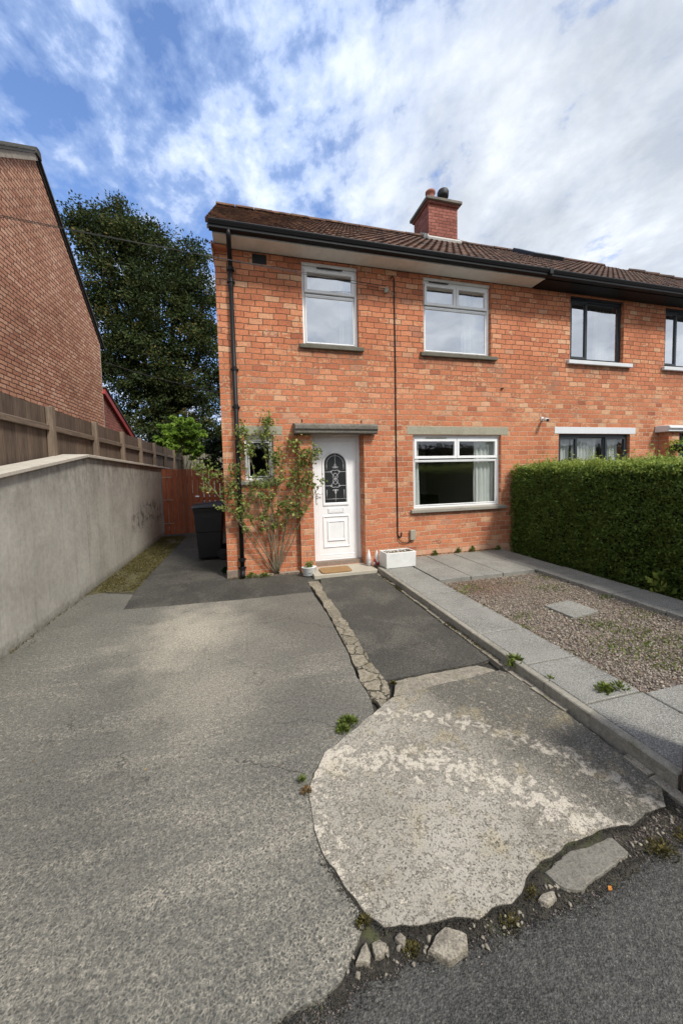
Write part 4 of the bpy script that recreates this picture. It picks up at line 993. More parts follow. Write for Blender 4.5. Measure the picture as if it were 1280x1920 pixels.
window(nh, NU2, 'anth', None, [(9.075, 9.47, 3.855, 5.02, 1), (9.47, 10.40, 3.855, 5.02, 0)], (8.95, 10.6, 3.81, 3.735, 'lintel_white', .06), head=.04, curt=[(9.06, 9.42, 3.82, 5.0, .25), (9.9, 10.4, 3.82, 5.0, .25)], label='dark grey upstairs window at the right edge of view')
window(nh, NG, 'anth', None, [(6.235, 6.72, 1.245, 2.285, 1), (6.72, 7.46, 1.245, 2.285, 0), (7.46, 8.045, 1.245, 2.285, 1)], (6.1, 8.2, 1.2, 1.13, 'lintel_white', .06), head=.01, glass='glass_low', curt=[(6.22, 6.68, 1.22, 2.3, .22), (6.74, 7.42, 1.22, 2.3, .22), (7.72, 8.03, 1.22, 2.3, .22)], label='dark grey ground floor window with net curtains behind the hedge')
MB().extx([(0, 2.52), (-.28, 2.50), (-.31, 2.47), (-.31, 2.43), (-.28, 2.42), (-.28, 2.37), (0, 2.37)], 8.80, 10.5).build('canopy', 'lintel_white', nh, bevel=.01)
MB().box(8.93, 9.24, -.2, -.001, 0, 2.369).build('pier', 'brick', nh)
MB().box(10.22, 10.5, -.2, -.001, 0, 2.369).build('pier', 'brick', nh)
d2 = MB().box(9.27, 9.33, .08, .15, .1, 2.35).box(10.13, 10.19, .08, .15, .1, 2.35).box(9.331, 10.129, .08, .15, 2.28, 2.35).box(9.331, 10.129, .09, .14, .1, 1.0).box(9.331, 9.43, .09, .14, 1.001, 2.279).box(10.03, 10.129, .09, .14, 1.001, 2.279).build('door', 'anth', nh, bevel=.004)
MB().box(9.431, 10.029, .11, .12, 1.002, 2.278).build('door_glass', mat('green_door_glass', color=(.05, .10, .08), rough=.1), d2)
# floodlight / sensor on the wall between the houses
sl = empty('security_camera', (5.78, -.01, 2.6), 'small white security camera on the brickwork above the hedge corner', 'security camera')
MB().box(5.74, 5.80, -.02, -.001, 2.585, 2.665).build('mount', 'white_paint', sl, bevel=.005)
MB().tube([(5.77, -.02, 2.62), (5.765, -.07, 2.615), (5.755, -.10, 2.60)], [.02, .022, .024], 10).tube([(5.755, -.095, 2.605), (5.735, -.18, 2.58)], [.035, .035], 12).build('camera_body', 'white_paint', sl, smooth=True)
MB().tube([(5.735, -.181, 2.58), (5.733, -.186, 2.579)], .028, 12).build('lens', 'blackmatt', sl)

# ------------------------------------------------------------------ left: retaining wall, fence, neighbour's gable
rw_ = empty('retaining_wall', (-2.4, 0, 0), 'grey rendered retaining wall with a pale coping along the left of the driveway', 'wall')
def capz(y): return 1.965 - .0153 * (y - .15) if y > .15 else 1.965 + .142 * (y - .15)
mb = MB(); prof = [(-8, 0), (6.3, 0)]
Ys = [-8, -4, -2, 0.15, 3, 6.3]
vs = []
for x in (-2.5, -2.25):
    vs += [(x, y, -.04) for y in Ys] + [(x, y, capz(y)) for y in Ys]
n = len(Ys); fs = []
for i in range(n - 1):
    fs += [(i, i + 1, n + i + 1, n + i), (2 * n + i, 3 * n + i, 3 * n + i + 1, 2 * n + i + 1), (n + i, n + i + 1, 3 * n + i + 1, 3 * n + i)]
fs += [(0, n, 3 * n, 2 * n), (n - 1, 3 * n - 1, 4 * n - 1, 2 * n - 1)]
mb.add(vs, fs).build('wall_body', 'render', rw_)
mb = MB()
for a, b in ((-8, -4.9), (-4.9, -2.6), (-2.6, .15), (.15, 2.2), (2.2, 4.25), (4.25, 6.3)):
    g = .003; za, zb_ = capz(a + 1e-4) + .002, capz(b - 1e-4) + .002
    mb.hexa([(-2.53, a + g, za), (-2.205, a + g, za), (-2.205, b - g, zb_), (-2.53, b - g, zb_), (-2.53, a + g, za + .05), (-2.205, a + g, za + .045), (-2.205, b - g, zb_ + .045), (-2.53, b - g, zb_ + .05)])
mb.build('coping', 'coping', rw_, bevel=.006)
# neighbour's raised ground behind the wall
MB().box(-14, -2.51, -8, 14, -.03, 1.1).build('raised_garden', 'earth', kind='structure')

# timber fence: each panel bay
fence = empty('timber_fence', (-2.57, 2, 1.1), 'brown weathered close-board timber fence above the grey rendered wall', 'fence')
FX = -2.60; random.seed(5)
mb = MB(); y = -6.0; k = 0
while y < 10.9:
    w = .115; tz = 2.645 + random.uniform(-.008, .008) + .0 * y; t0 = random.uniform(0, .004)
    mb.hexa([(FX - .012 - t0, y, 1.15), (FX + .006 - t0, y, 1.15), (FX + .012 - t0, y + w - .003, 1.15), (FX - .014 - t0, y + w - .003, 1.15), (FX - .012 - t0, y, tz), (FX + .006 - t0, y, tz), (FX + .012 - t0, y + w - .003, tz), (FX - .014 - t0, y + w - .003, tz)])
    y += w
mb.build('boards', 'fence', fence)
py = [-4.7, -3.2, -1.7, -.09, 1.46, 2.96, 4.38, 5.86, 7.4, 9.0, 10.85]
for i in range(len(py) - 1):
    for z in (2.33, 1.55): MB().hexa([(FX + .016, py[i] + .05, z), (FX + .055, py[i] + .05, z), (FX + .055, py[i + 1] - .05, z), (FX + .016, py[i + 1] - .05, z), (FX + .016, py[i] + .05, z + .085), (FX + .055, py[i] + .05, z + .07), (FX + .055, py[i + 1] - .05, z + .07), (FX + .016, py[i + 1] - .05, z + .085)]).build('rail', 'fence_rail', fence, bevel=.004)
for p in py: MB().box(FX + .014, FX + .095, p - .045, p + .045, 1.1, 2.655).build('post', 'fence_post', fence, bevel=.005)
# rear return fence
mb = MB()
for i in range(14): x = -2.5 + i * .13; mb.box(x, x + .118, 11.0, 11.02, .9, 2.62 + random.uniform(-.02, .02))
mb.box(-2.5, -.7, 11.022, 11.06, 2.3, 2.38)
T(mb.build('panel_fence', 'oldfence'), 'pale old vertical board fence far behind the wooden gate', 'fence')

# neighbour's gable house
gh = empty('gable_house', (-7, 3.3, 1.1), 'brown brick gable end of the neighbouring house on the left beyond the fence', 'house')
GX = -4.05; gp = [(6.63, 5.77), (3.5, 8.54), (0.0, 5.95)]
mb = MB(); mb.add([(GX, 0, 1.0), (GX, 6.63, 1.0), (GX, 6.63, 5.77), (GX, 3.5, 8.52), (GX, 0, 5.95)], [(0, 1, 2, 3, 4)])
mb.add([(GX, 0, 1), (GX, 0, 5.95), (-12, 0, 5.95), (-12, 0, 1)], [(0, 1, 2, 3)]); mb.add([(GX, 6.63, 1), (-12, 6.63, 1), (-12, 6.63, 5.77), (GX, 6.63, 5.77)], [(0, 1, 2, 3)])
mb.add([(-12, 0, 1.0), (-12, 0, 5.95), (-12, 3.5, 8.52), (-12, 6.63, 5.77), (-12, 6.63, 1)], [(0, 1, 2, 3, 4)])
mb.build('wall', 'brick_old', gh)
tf, tb = math.atan2(8.54 - 5.95, 3.5), math.atan2(8.54 - 5.77, 3.13)
def sloped(mb, xa, xb, p, q, t0, t1, ext=0):
    p = Vector((0, *p)); q = Vector((0, *q)); dd = (q - p).normalized(); nn = Vector((0, -dd.z, dd.y)); 
    if nn.z < 0: nn = -nn
    p = p - dd * ext
    c = [p + nn * t0, q + nn * t0, q + nn * t1, p + nn * t1]
    mb.hexa([(xa, c[0].y, c[0].z), (xb, c[0].y, c[0].z), (xb, c[1].y, c[1].z), (xa, c[1].y, c[1].z), (xa, c[3].y, c[3].z), (xb, c[3].y, c[3].z), (xb, c[2].y, c[2].z), (xa, c[2].y, c[2].z)])
mb = MB(); sloped(mb, -12.1, GX + .07, (0, 5.95), (3.5, 8.54), .045, .09, .4); sloped(mb, -12.1, GX + .07, (6.63, 5.77), (3.5, 8.54), .04, .085, .3)
rfg = mb.build('roof', 'slate', gh)
mb = MB(); Lf = math.hypot(3.5, 2.59)
for k in range(15):   # verge tile ends on the front slope
    t0, t1 = k / 15, (k + 1) / 15; a = (3.5 * t0, 5.95 + 2.59 * t0); b = (3.5 * t1, 5.95 + 2.59 * t1)
    sloped(mb, GX - .5, GX + .075, (a[0] + .004, a[1]), (b[0], b[1]), .092, .105 + .012 * (k % 2))
mb.build('verge_tiles', 'slate', rfg, bevel=.004)
mb = MB(); sloped(mb, GX - .05, GX + .05, (.02, 5.95), (3.5, 8.54), -.07, .043, .3)
mb.build('undercloak', 'undercloak', gh)
mb = MB(); sloped(mb, GX - .03, GX + .03, (6.63, 5.77), (3.5, 8.54), -.03, .038, .2); mb.build('verge_board', 'blackmatt', gh)
MB().extx([(3.38, 8.53), (3.42, 8.68), (3.5, 8.70), (3.58, 8.68), (3.62, 8.53)], -12.1, GX + .09).build('ridge_tiles', 'slate', gh, bevel=.01)
MB().box(GX - .02, GX + .006, 6.635, 6.655, 1.0, 5.7).build('corner_trim', 'greybox', gh)
ex = MB().add([(GX - .02, 6.66, 1), (GX - .02, 10.6, 1), (GX - .02, 10.6, 2.72), (GX - .02, 6.66, 4.36)], [(0, 1, 2, 3)]).add([(GX - .02, 10.6, 1), (-8, 10.6, 1), (-8, 10.6, 2.72), (GX - .02, 10.6, 2.72)], [(0, 1, 2, 3)]).build('rear_extension', 'brick_red', gh)
mb = MB(); sloped(mb, GX - .02, GX + .07, (10.7, 2.68), (6.68, 4.36), -.16, .02); mb.build('bargeboard', 'redboard', ex)
mb = MB(); sloped(mb, -8, GX + .10, (10.9, 2.60), (6.64, 4.375), .022, .07); mb.build('extension_roof', 'slate', ex)

# ------------------------------------------------------------------ gate and passage
gt = empty('garden_gate', (-1.75, 5, 0), 'red-brown stained boarded garden gate at the end of the side passage', 'gate')
mb = MB(); random.seed(8); x = -2.20
while x < -1.32:
    w = .118; mb.box(x, x + w, 4.985, 5.005, .03, 1.86 - .012 * (x + 2.2) + random.uniform(-.006, .006)); x += w + .013
mb.build('boards', 'gate', gt, bevel=.002)
for z in (.25, .92, 1.55): MB().box(-2.19, -1.29, 5.006, 5.045, z, z + .09).build('brace', 'gate', gt)
for z in (1.62, .99, .33): MB().box(-2.21, -1.95, 4.977, 4.984, z, z + .022).build('hinge', 'greybox', gt)
MB().box(-1.36, -1.26, 4.962, 4.984, 1.05, 1.09).tube([(-1.34, 4.95, 1.07), (-1.24, 4.95, 1.07)], .009, 8).build('latch', 'chrome', gt, bevel=.002)
gp_ = empty('fixed_gate_panel', (-.8, 5, 0), 'red-brown slatted panel between garden gate and house wall, behind the wheelie bin', 'fence panel')
mb = MB(); x = -1.255
while x < -.36:
    w = .118; mb.box(x, x + w, 4.99, 5.01, .03, 1.85 - .09 * (x + 1.25) + random.uniform(-.006, .006)); x += w + .028
mb.build('boards', 'gate', gp_, bevel=.002)
MB().box(-1.26, -.315, 5.011, 5.05, 1.5, 1.58).box(-1.26, -.315, 5.011, 5.05, .95, 1.04).box(-1.26, -.315, 5.011, 5.05, .3, .38).box(-1.29, -1.262, 4.98, 5.06, 0, 1.87).build('rail', 'gate', gp_)

# wheelie bin
bn = empty('wheelie_bin', (-.66, 1.7, 0), 'black wheelie bin standing in the side passage against the house', 'bin')
mb = MB()
B0 = [(-.91, 1.45), (-.50, 1.45), (-.50, 1.93), (-.91, 1.93)]; B1 = [(-.965, 1.38), (-.42, 1.38), (-.42, 2.0), (-.965, 2.0)]
mb.hexa([(x, y, .05) for x, y in B0] + [(x, y, .62) for x, y in [(lerp(a[0], b[0], .55), lerp(a[1], b[1], .55)) for a, b in zip(B0, B1)]])
bb = MB(); lv = [(B0, 0, .03), (B0, .5, .55), (B0, .5, .57), (B0, .85, .93), (B0, .85, 1.0), (B0, 1.0, 1.03)]
vs = []
for i, (_, t, z) in enumerate(lv):
    gx = -.012 if i == 2 else 0
    for a, b in zip(B0, B1):
        cx_, cy_ = -.69, 1.69; px_, py_ = lerp(a[0], b[0], t), lerp(a[1], b[1], t)
        if i in (4, 5): px_ += .015 * (1 if px_ > cx_ else -1); py_ += .015 * (1 if py_ > cy_ else -1)
        if i == 1: px_ -= .0; 
        if i >= 2: px_ += .008 * (1 if px_ > cx_ else -1); py_ += .008 * (1 if py_ > cy_ else -1)
        vs.append((px_, py_, z))
fs = [(r * 4 + k, r * 4 + (k + 1) % 4, (r + 1) * 4 + (k + 1) % 4, (r + 1) * 4 + k) for r in range(5) for k in range(4)] + [(3, 2, 1, 0), (20, 21, 22, 23)]
bb.add(vs, fs).build('bin_body', 'bin', bn, bevel=.025, seg=3)
mb = MB().hexa([(-1.02, 1.34, 1.035), (-.40, 1.34, 1.035), (-.40, 2.04, 1.035), (-1.02, 2.04, 1.035), (-.99, 1.37, 1.085), (-.42, 1.37, 1.125), (-.42, 2.01, 1.125), (-.99, 2.01, 1.085)])
ld = mb.build('lid', 'binlid', bn, bevel=.015, seg=2)
MB().tube([(-.385, 1.45, 1.06), (-.385, 1.93, 1.06)], .018, 10).build('handle', 'bin', bn, smooth=True)
for yy in (1.37, 1.96):
    w_ = MB().tube([(-.45, yy, .11), (-.45, yy + .05, .11)], .105, 24).build('wheel', 'rubber', bn, bevel=.012)
    MB().tube([(-.45, yy - .004, .11), (-.45, yy + .054, .11)], .05, 16).build('hub', 'greybox' if 0 else 'bin', w_, bevel=.004)
MB().box(-.80, -.62, 1.372, 1.379, .84, .90).build('front_plate', 'bin', bn)

# ------------------------------------------------------------------ small things at the door
def rrect(x0, x1, y0, y1, r, n=6):
    out = []
    for cx_, cy_, a0 in ((x1 - r, y0 + r, -90), (x1 - r, y1 - r, 0), (x0 + r, y1 - r, 90), (x0 + r, y0 + r, 180)):
        out += [(cx_ + r * math.cos(rad(a0 + 90 * k / n)), cy_ + r * math.sin(rad(a0 + 90 * k / n))) for k in range(n + 1)]
    return out
o = T(MB().prism(rrect(1.13, 1.64, -.47, -.15, .07), .056, .078).build('door_mat', 'coir', bevel=.006, seg=2), 'brown coir doormat on the pale doorstep', 'doormat')
# white box planter
pl = empty('box_planter', (2.41, -.47, .08), 'white rectangular planter box on the path right of the door', 'planter')
PB = [(2.155, -.625), (2.69, -.615), (2.675, -.33), (2.14, -.34)]
def inset(P_, d): 
    cx_ = sum(p[0] for p in P_) / 4; cy_ = sum(p[1] for p in P_) / 4
    return [(p[0] - math.copysign(d, p[0] - cx_), p[1] - math.copysign(d, p[1] - cy_)) for p in P_]
mb = MB(); I = inset(PB, .028); vs = [(x, y, .083) for x, y in inset(PB, .008)] + [(x, y, .335) for x, y in PB] + [(x, y, .335) for x, y in I] + [(x, y, .27) for x, y in I]
fs = [(r * 4 + k, r * 4 + (k + 1) % 4, (r + 1) * 4 + (k + 1) % 4, (r + 1) * 4 + k) for r in range(3) for k in range(4)] + [(3, 2, 1, 0), (12, 13, 14, 15)]
mb.add(vs, fs).build('tub', 'ceramic', pl, bevel=.008, seg=2)
mb = MB(); g_ = 10; Is = inset(PB, .03); vs = []
for i in range(g_ + 1):
    for j in range(g_ + 1):
        a = Vector(Is[0]).lerp(Vector(Is[1]), i / g_); b = Vector(Is[3]).lerp(Vector(Is[2]), i / g_); p = a.lerp(b, j / g_); vs.append((p.x, p.y, .288 + .02 * mnoise.noise(Vector((p.x * 20, p.y * 20, 0)))))
mb.add(vs, [(i * 11 + j, (i + 1) * 11 + j, (i + 1) * 11 + j + 1, i * 11 + j + 1) for i in range(10) for j in range(10)]).build('soil', 'soil', pl)
rg = np.random.default_rng(3)
P = np.column_stack([rg.uniform(2.2, 2.64, 90), rg.uniform(-.58, -.37, 90), rg.uniform(.295, .335, 90)])
leaves('dead_leaves', P, dirs(90, rg, .5), .035, .02, 'leaf_dry', pl, seed=3)
# oval pot
pt = empty('oval_pot', (.955, -.30, 0), 'small white oval pot with a straggly plant left of the doorstep', 'plant pot')
MB().lathe([(.085, 0), (.10, .01), (.115, .13), (.123, .135), (.123, .145), (.112, .145), (.108, .125), (.001, .12)], (.955, -.30, .008), 28, 1, .62).build('pot', 'white_paint', pt, smooth=True)
MB().lathe([(.03, 0), (.028, .004), (.02, .006)], (.955, -.37, .07), 14, 1, .2).build('emblem', 'greybox', pt)
P = np.column_stack([.955 + np.clip(rg.normal(0, .035, 170), -.07, .07), -.30 + np.clip(rg.normal(0, .025, 170), -.04, .04), .15 + rg.random(170) ** 1.6 * .09])
leaves('plant', P, dirs(170, rg, .6), .035, .016, 'leaf_rose', pt, seed=4)

def gnome(x, y, z, h, beard_col, hat, label):
    g = empty('garden_gnome', (x, y, z), label, 'garden gnome', 'garden gnomes by the door')
    s = h / .27
    MB().lathe([(.036 * s, 0), (.042 * s, .01 * s), (.040 * s, .07 * s), (.030 * s, .12 * s)], (x, y, z), 16).build('body', beard_col, g, smooth=True)
    MB().lathe([(.031 * s, .0), (.037 * s, .015 * s), (.030 * s, .07 * s), (.018 * s, .12 * s), (.006 * s, .16 * s), (.001, .168 * s)], (x, y, z + .10 * s), 16).build('hat', hat, g, smooth=True)
    mb = MB(); vs = []
    prof = [(.024, .115), (.027, .09), (.020, .05), (.006, .02)]
    for r, zz in prof:
        for k in range(9): a = math.pi * (1 + k / 8); vs.append((x + r * s * math.cos(a), y - .022 * s + r * s * math.sin(a), z + zz * s))
    mb.add(vs, [(i * 9 + k, i * 9 + k + 1, (i + 1) * 9 + k + 1, (i + 1) * 9 + k) for i in range(3) for k in range(8)]).build('beard', 'white_paint', g, smooth=True)
    MB().lathe([(.001, -.010 * s), (.008 * s, -.006 * s), (.010 * s, 0), (.008 * s, .006 * s), (.001, .010 * s)], (x, y - .05 * s, z + .108 * s), 10).build('nose', 'skin', g, smooth=True)
M['skin'] = mat('gnome_nose', color=(.6, .35, .28), rough=.6); M['gnome_grey'] = mat('gnome_grey', color=(.42, .40, .40), rough=.7); M['gnome_red'] = mat('gnome_red', color=(.33, .03, .04), rough=.6)
gnome(2.0, -.22, .057, .285, 'gnome_grey', 'white_paint', 'tall white-hatted garden gnome nearest the front door')
gnome(2.115, -.30, .082, .255, 'gnome_red', 'white_paint', 'white-hatted gnome with red coat beside the planter box')
gnome(2.062, -.31, .087, .125, 'gnome_grey', 'gnome_red', 'smallest gnome standing between the two taller ones')

# brick gate post at the right edge
gpst = empty('gate_post', (2.25, -4.93, 0), 'dark brick gate post at the right edge beside the nearest path slab', 'gate post')
MB().box(2.064, 2.42, -5.12, -4.76, -.03, .70).build('pillar', 'brick_post', gpst, bevel=.005)
MB().box(2.052, 2.432, -5.132, -4.748, .702, .76).build('cap', 'sill_dark', gpst, bevel=.01)

# ------------------------------------------------------------------ overhead wires
def wire(a, b, sag, r, label, name='overhead_wire'):
    a = Vector(a); b = Vector(b); pts = [a.lerp(b, t) - Vector((0, 0, sag * 4 * t * (1 - t))) for t in np.linspace(0, 1, 24)]
    return T(MB().tube(pts, r, 5).build(name, 'blackmatt'), label, 'cable', 'overhead cables')
A = Vector((2.46, -.05, 4.77)); B = Vector((-2.692, -.6, 4.918)); Bf = A + (B - A) * 2.6
wire(A, Bf, .10, .0045, 'lower of two thin cables crossing the upper front of the house to its wall bracket')
wire(A + Vector((0, 0, .05)), Bf + Vector((0, 0, .02)), .16, .004, 'upper of two thin cables crossing the upper front of the house to its wall bracket')
wire((-4.0, 6.75, 5.2), (-.32, 2.4, 3.42), .05, .011, 'black cable slung between the neighbouring gable and the side of the house')

# ------------------------------------------------------------------ climbing rose
rose = empty('climbing_rose', (.45, -.08, 0), 'leafy climbing rose trained over the small window left of the door', 'climbing plant')
random.seed(21)
tips = [(.0, 2.40, -.12), (.38, 2.66, -.10), (.30, 2.3, -.16), (-.1, 2.40, -.14), (.6, 2.1, -.15), (.9, 2.15, -.2), (1.15, 2.0, -.3), (1.2, 1.5, -.28), (.85, 1.5, -.2), (-.35, 1.7, -.14), (-.72, 1.78, -.2), (-.25, 1.15, -.15), (.15, 1.6, -.2), (.7, 1.15, -.16)]
mb = MB(); LP = []; LD = []
rg = np.random.default_rng(12)
for (tx, tz, ty) in tips:
    b = Vector((.45 + random.uniform(-.03, .03), -.07, .03)); t = Vector((tx, ty, tz))
    m1 = b.lerp(t, .35) + Vector((random.uniform(-.08, .08), -.05, .12)); m2 = b.lerp(t, .7) + Vector((random.uniform(-.1, .1), random.uniform(-.06, 0), .05))
    pts = []
    for k in range(17):
        u = k / 16; q = [b, m1, m2, t]
        while len(q) > 1: q = [q[i].lerp(q[i + 1], u) for i in range(len(q) - 1)]
        p = q[0] + Vector((mnoise.noise(Vector((tx, tz, u * 4))) * .03, 0, 0)); pts.append(p)
    mb.tube(pts, [lerp(.011, .003, k / 16) for k in range(17)], 6)
    for _ in range(3):     # side twigs
        k = random.randint(7, 14); d_ = Vector((random.uniform(-1, 1), random.uniform(-.5, .1), random.uniform(-.2, 1))).normalized() * random.uniform(.12, .28)
        mb.tube([pts[k], pts[k] + d_ * .5 + Vector((0, -.02, .02)), pts[k] + d_], [.004, .003, .002], 5)
        for _ in range(5):
            c = pts[k] + d_ * random.uniform(.3, 1); LP.append((c, .05, 8))
    for k in range(7, 17): LP.append((pts[k], .045, 3 if k < 10 else 7))
mb.build('stem', 'stem', rose, smooth=True)
for (x, z, r, n_) in [(.0, 2.33, .13, 140), (.38, 2.50, .11, 120), (.36, 2.27, .16, 150), (.05, 2.08, .15, 130), (.47, 1.92, .16, 150), (.78, 2.12, .15, 120), (.92, 1.85, .17, 160), (1.08, 1.98, .12, 110), (.82, 1.62, .17, 150), (1.0, 1.5, .15, 100), (.5, 1.60, .16, 120), (.15, 1.45, .14, 80), (-.13, 1.7, .13, 90), (-.5, 1.72, .14, 130), (-.66, 1.8, .09, 70), (-.2, 1.4, .16, 150), (.0, 1.22, .15, 110), (.32, .98, .09, 60), (.5, 1.05, .12, 70), (.66, 1.2, .08, 50), (-.15, 1.1, .12, 60), (.25, .8, .07, 30), (1.22, 1.52, .07, 30), (1.17, 2.02, .08, 40)]:
    LP.append((Vector((x, -.16 if x < 1 else -.24, z)), r, n_))
LP = [(c, r, max(2, int(k * .62))) for c, r, k in LP]
PP = np.vstack([np.array(c) + rg.normal(0, 1, (k, 3)) * r * np.array([.5, .35, .5]) for c, r, k in LP]); PP[:, 1] = np.minimum(PP[:, 1], -.03 - rg.random(len(PP)) * .03)
inpier = (PP[:, 0] > .84) & (PP[:, 0] < 1.12) & (PP[:, 1] > -.14); PP[inpier, 1] = -.14 - rg.random(inpier.sum()) * .06
leaves('leaves', PP, dirs(len(PP), rg, -.2) + np.array([0, -.5, 0]), rg.uniform(.042, .072, len(PP)), rg.uniform(.028, .045, len(PP)), 'leaf_rose', rose, rnd=rg.beta(1.8, 1.6, len(PP)), seed=6)
# rose foot weeds
def weed(x, y, z, n, spread, hgt, L, Wd, m, label, seed, name='weed'):
    rg = np.random.default_rng(seed); a = rg.uniform(0, 6.28, n); r = np.minimum(np.abs(rg.normal(0, spread, n)), spread * 1.5) * .8 + spread * .1
    P = np.column_stack([x + r * np.cos(a), y + r * np.sin(a) * .8, z + hgt * (.25 + .75 * rg.random(n)) * np.exp(-r / spread * .5)])
    D = np.column_stack([np.cos(a), np.sin(a), rg.uniform(.3, 1.6, n)])
    return leaves(name, P, D, rg.uniform(.7, 1.2, n) * L, rg.uniform(.7, 1.2, n) * Wd, m, None, seed=seed, label=label, cat='weed', group='weeds in the cracks')
weed(.05, -.08, 0, 120, .07, .10, .04, .018, 'leaf_rose', 'low weeds at the foot of the downpipe', 31)
weed(.25, -.1, 0, 150, .09, .07, .035, .015, 'leaf_weed', 'green weeds at the wall foot between downpipe and rose', 32)
weed(-.36, .3, 0, 120, .05, .16, .045, .03, 'leaf_dark', 'dark weeds at the house corner beside the bin', 33)
weed(.60, -3.78, .0, 420, .05, .05, .028, .008, 'leaf_weed', 'bright green moss-like tuft in the gap left of the apron', 34)
weed(.55, -3.84, .0, 300, .035, .045, .025, .008, 'leaf_weed', 'smaller bright green tuft just below the bright one', 35)
weed(.25, -4.22, 0, 90, .022, .045, .022, .008, 'leaf_dry', 'reddish dry weed at the left tip of the apron', 36)
weed(.235, -4.15, 0, 70, .018, .05, .022, .008, 'leaf_weed', 'small green weed at the left tip of the apron', 37)
weed(2.10, -3.57, .03, 75, .055, .10, .085, .022, 'leaf_weed', 'dandelion plant growing at the kerb by the tarmac corner', 38)
weed(2.39, -4.10, .08, 60, .05, .06, .055, .018, 'leaf_weed', 'leafy weed in the joint before the nearest path slab', 39)
weed(2.50, -4.12, .08, 70, .045, .07, .035, .012, 'leaf_weed', 'second leafy weed in the joint nearer the gravel', 40)
weed(2.16, -3.86, .06, 40, .04, .04, .03, .012, 'leaf_weed', 'small weed on the kerb below the dandelion', 41)
weed(1.06, -3.46, 0, 120, .02, .03, .018, .007, 'leaf_moss', 'mossy clump at the top of the broken edging', 42)
weed(.36, -4.82, 0, 120, .02, .035, .02, .007, 'leaf_moss', 'dry mossy tuft at the bottom corner of driveway and apron', 43)
weed(.50, -4.93, -.01, 220, .022, .018, .012, .006, 'leaf_moss', 'yellow green moss pad below the apron', 44)
weed(.88, -4.96, -.01, 220, .03, .018, .012, .006, 'leaf_moss', 'moss pad left of the large concrete fragment', 45)
weed(1.02, -4.90, -.01, 220, .03, .018, .012, .006, 'leaf_moss', 'moss pad touching the apron edge above the crumb', 46)
weed(1.68, -4.93, -.01, 420, .05, .02, .014, .006, 'leaf_moss', 'moss pad right of the large concrete fragment', 47)
weed(1.85, -4.93, -.01, 420, .05, .02, .014, .006, 'leaf_moss', 'moss pad nearest the gate post foot', 48)
weed(3.35, -.06, .08, 60, .035, .12, .05, .02, 'leaf_weed', 'upright weed at the wall foot below the left window half', 49)
weed(3.85, -.05, .08, 60, .03, .14, .05, .02, 'leaf_weed', 'upright weed at the wall foot under the window centre', 50)
weed(4.15, -.05, .08, 60, .035, .15, .05, .022, 'leaf_weed', 'tallest weed at the wall foot under the window', 51)
weed(4.7, -.07, .08, 50, .05, .10, .05, .02, 'leaf_weed', 'weed at the wall foot next to the hedge', 52)
# weeds scattered in the gravel: one patchy ground cover
rg = np.random.default_rng(9); cl = [(2.95, -1.75, .13, 150), (3.6, -1.75, .12, 60), (3.9, -2.1, .12, 110), (2.85, -2.75, .08, 60), (3.45, -3.2, .12, 160), (3.15, -3.6, .14, 200), (3.6, -3.5, .14, 200), (3.9, -3.75, .16, 260), (3.3, -3.95, .12, 160), (4.2, -1.7, .06, 40), (4.1, -3.1, .12, 80), (2.7, -1.9, .05, 40), (2.68, -3.0, .05, 40), (4.28, -2.6, .05, 60)]
PP = np.vstack([np.array([x, y, .045]) + rg.normal(0, 1, (n_, 3)) * [s_, s_ * .8, .012] for x, y, s_, n_ in cl])
o = leaves('ground_weeds', PP, dirs(len(PP), rg, .9), rg.uniform(.02, .045, len(PP)), rg.uniform(.006, .014, len(PP)), 'leaf_weed', None, seed=2); o['kind'] = 'stuff'; T(o, 'scattered green weeds growing through the gravel', 'weeds')
# crack weeds along the kerb foot and moss on passage edge
PP = np.vstack([band_pts([(2.04, -.8), (2.04, -1.6)], 300, .010, .012, rg), band_pts([(2.04, -2.6), (2.045, -3.5)], 420, .012, .014, rg), band_pts([(2.62, -1.5), (2.62, -4.1)], 160, .012, .09, rg), band_pts([(-.3, -.06), (.85, -.07)], 380, .022, .015, rg), band_pts([(2.75, -.03), (4.8, -.03)], 420, .014, .10, rg), band_pts([(-2.22, -4), (-2.22, 0)], 260, .012, .01, rg)])
o = leaves('crack_moss', PP, dirs(len(PP), rg, 1), .022, .009, 'leaf_moss', None, seed=5); o['kind'] = 'stuff'; T(o, 'moss and small weeds in the joints of the paving', 'moss')
n_ = 9000; PP = np.column_stack([rg.uniform(-2.22, -1.6, n_), rg.uniform(-.2, 4.8, n_), np.full(n_, .012)])
keep = np.array([mnoise.noise(Vector((p[0] * 3, p[1] * 2, 2))) > -.05 - .5 * rg.random() for p in PP]); PP = PP[keep]
o = leaves('moss_cover', PP, dirs(len(PP), rg, 1), .03, .012, 'leaf_moss', None, seed=6); o['kind'] = 'stuff'; T(o, 'yellow green moss covering the strip below the rendered wall', 'moss')
# fallen leaf on the road
leaves('fallen_leaf', np.array([[1.335, -4.975, -.008]]), np.array([[1., .3, .1]]), .028, .016, 'leaf_orange', None, label='single orange fallen leaf on the road by the concrete fragment', cat='leaf')
# little litter specks on the ground
PP = np.column_stack([rg.uniform(-2, .8, 60), rg.uniform(-4.6, 2, 60), np.full(60, .004)])
o = leaves('litter', PP, dirs(60, rg) * [1, 1, .1], .018, .010, 'leaf_dry', None, seed=15); o['kind'] = 'stuff'; T(o, 'tiny dry leaf fragments scattered over the driveway', 'leaf litter')

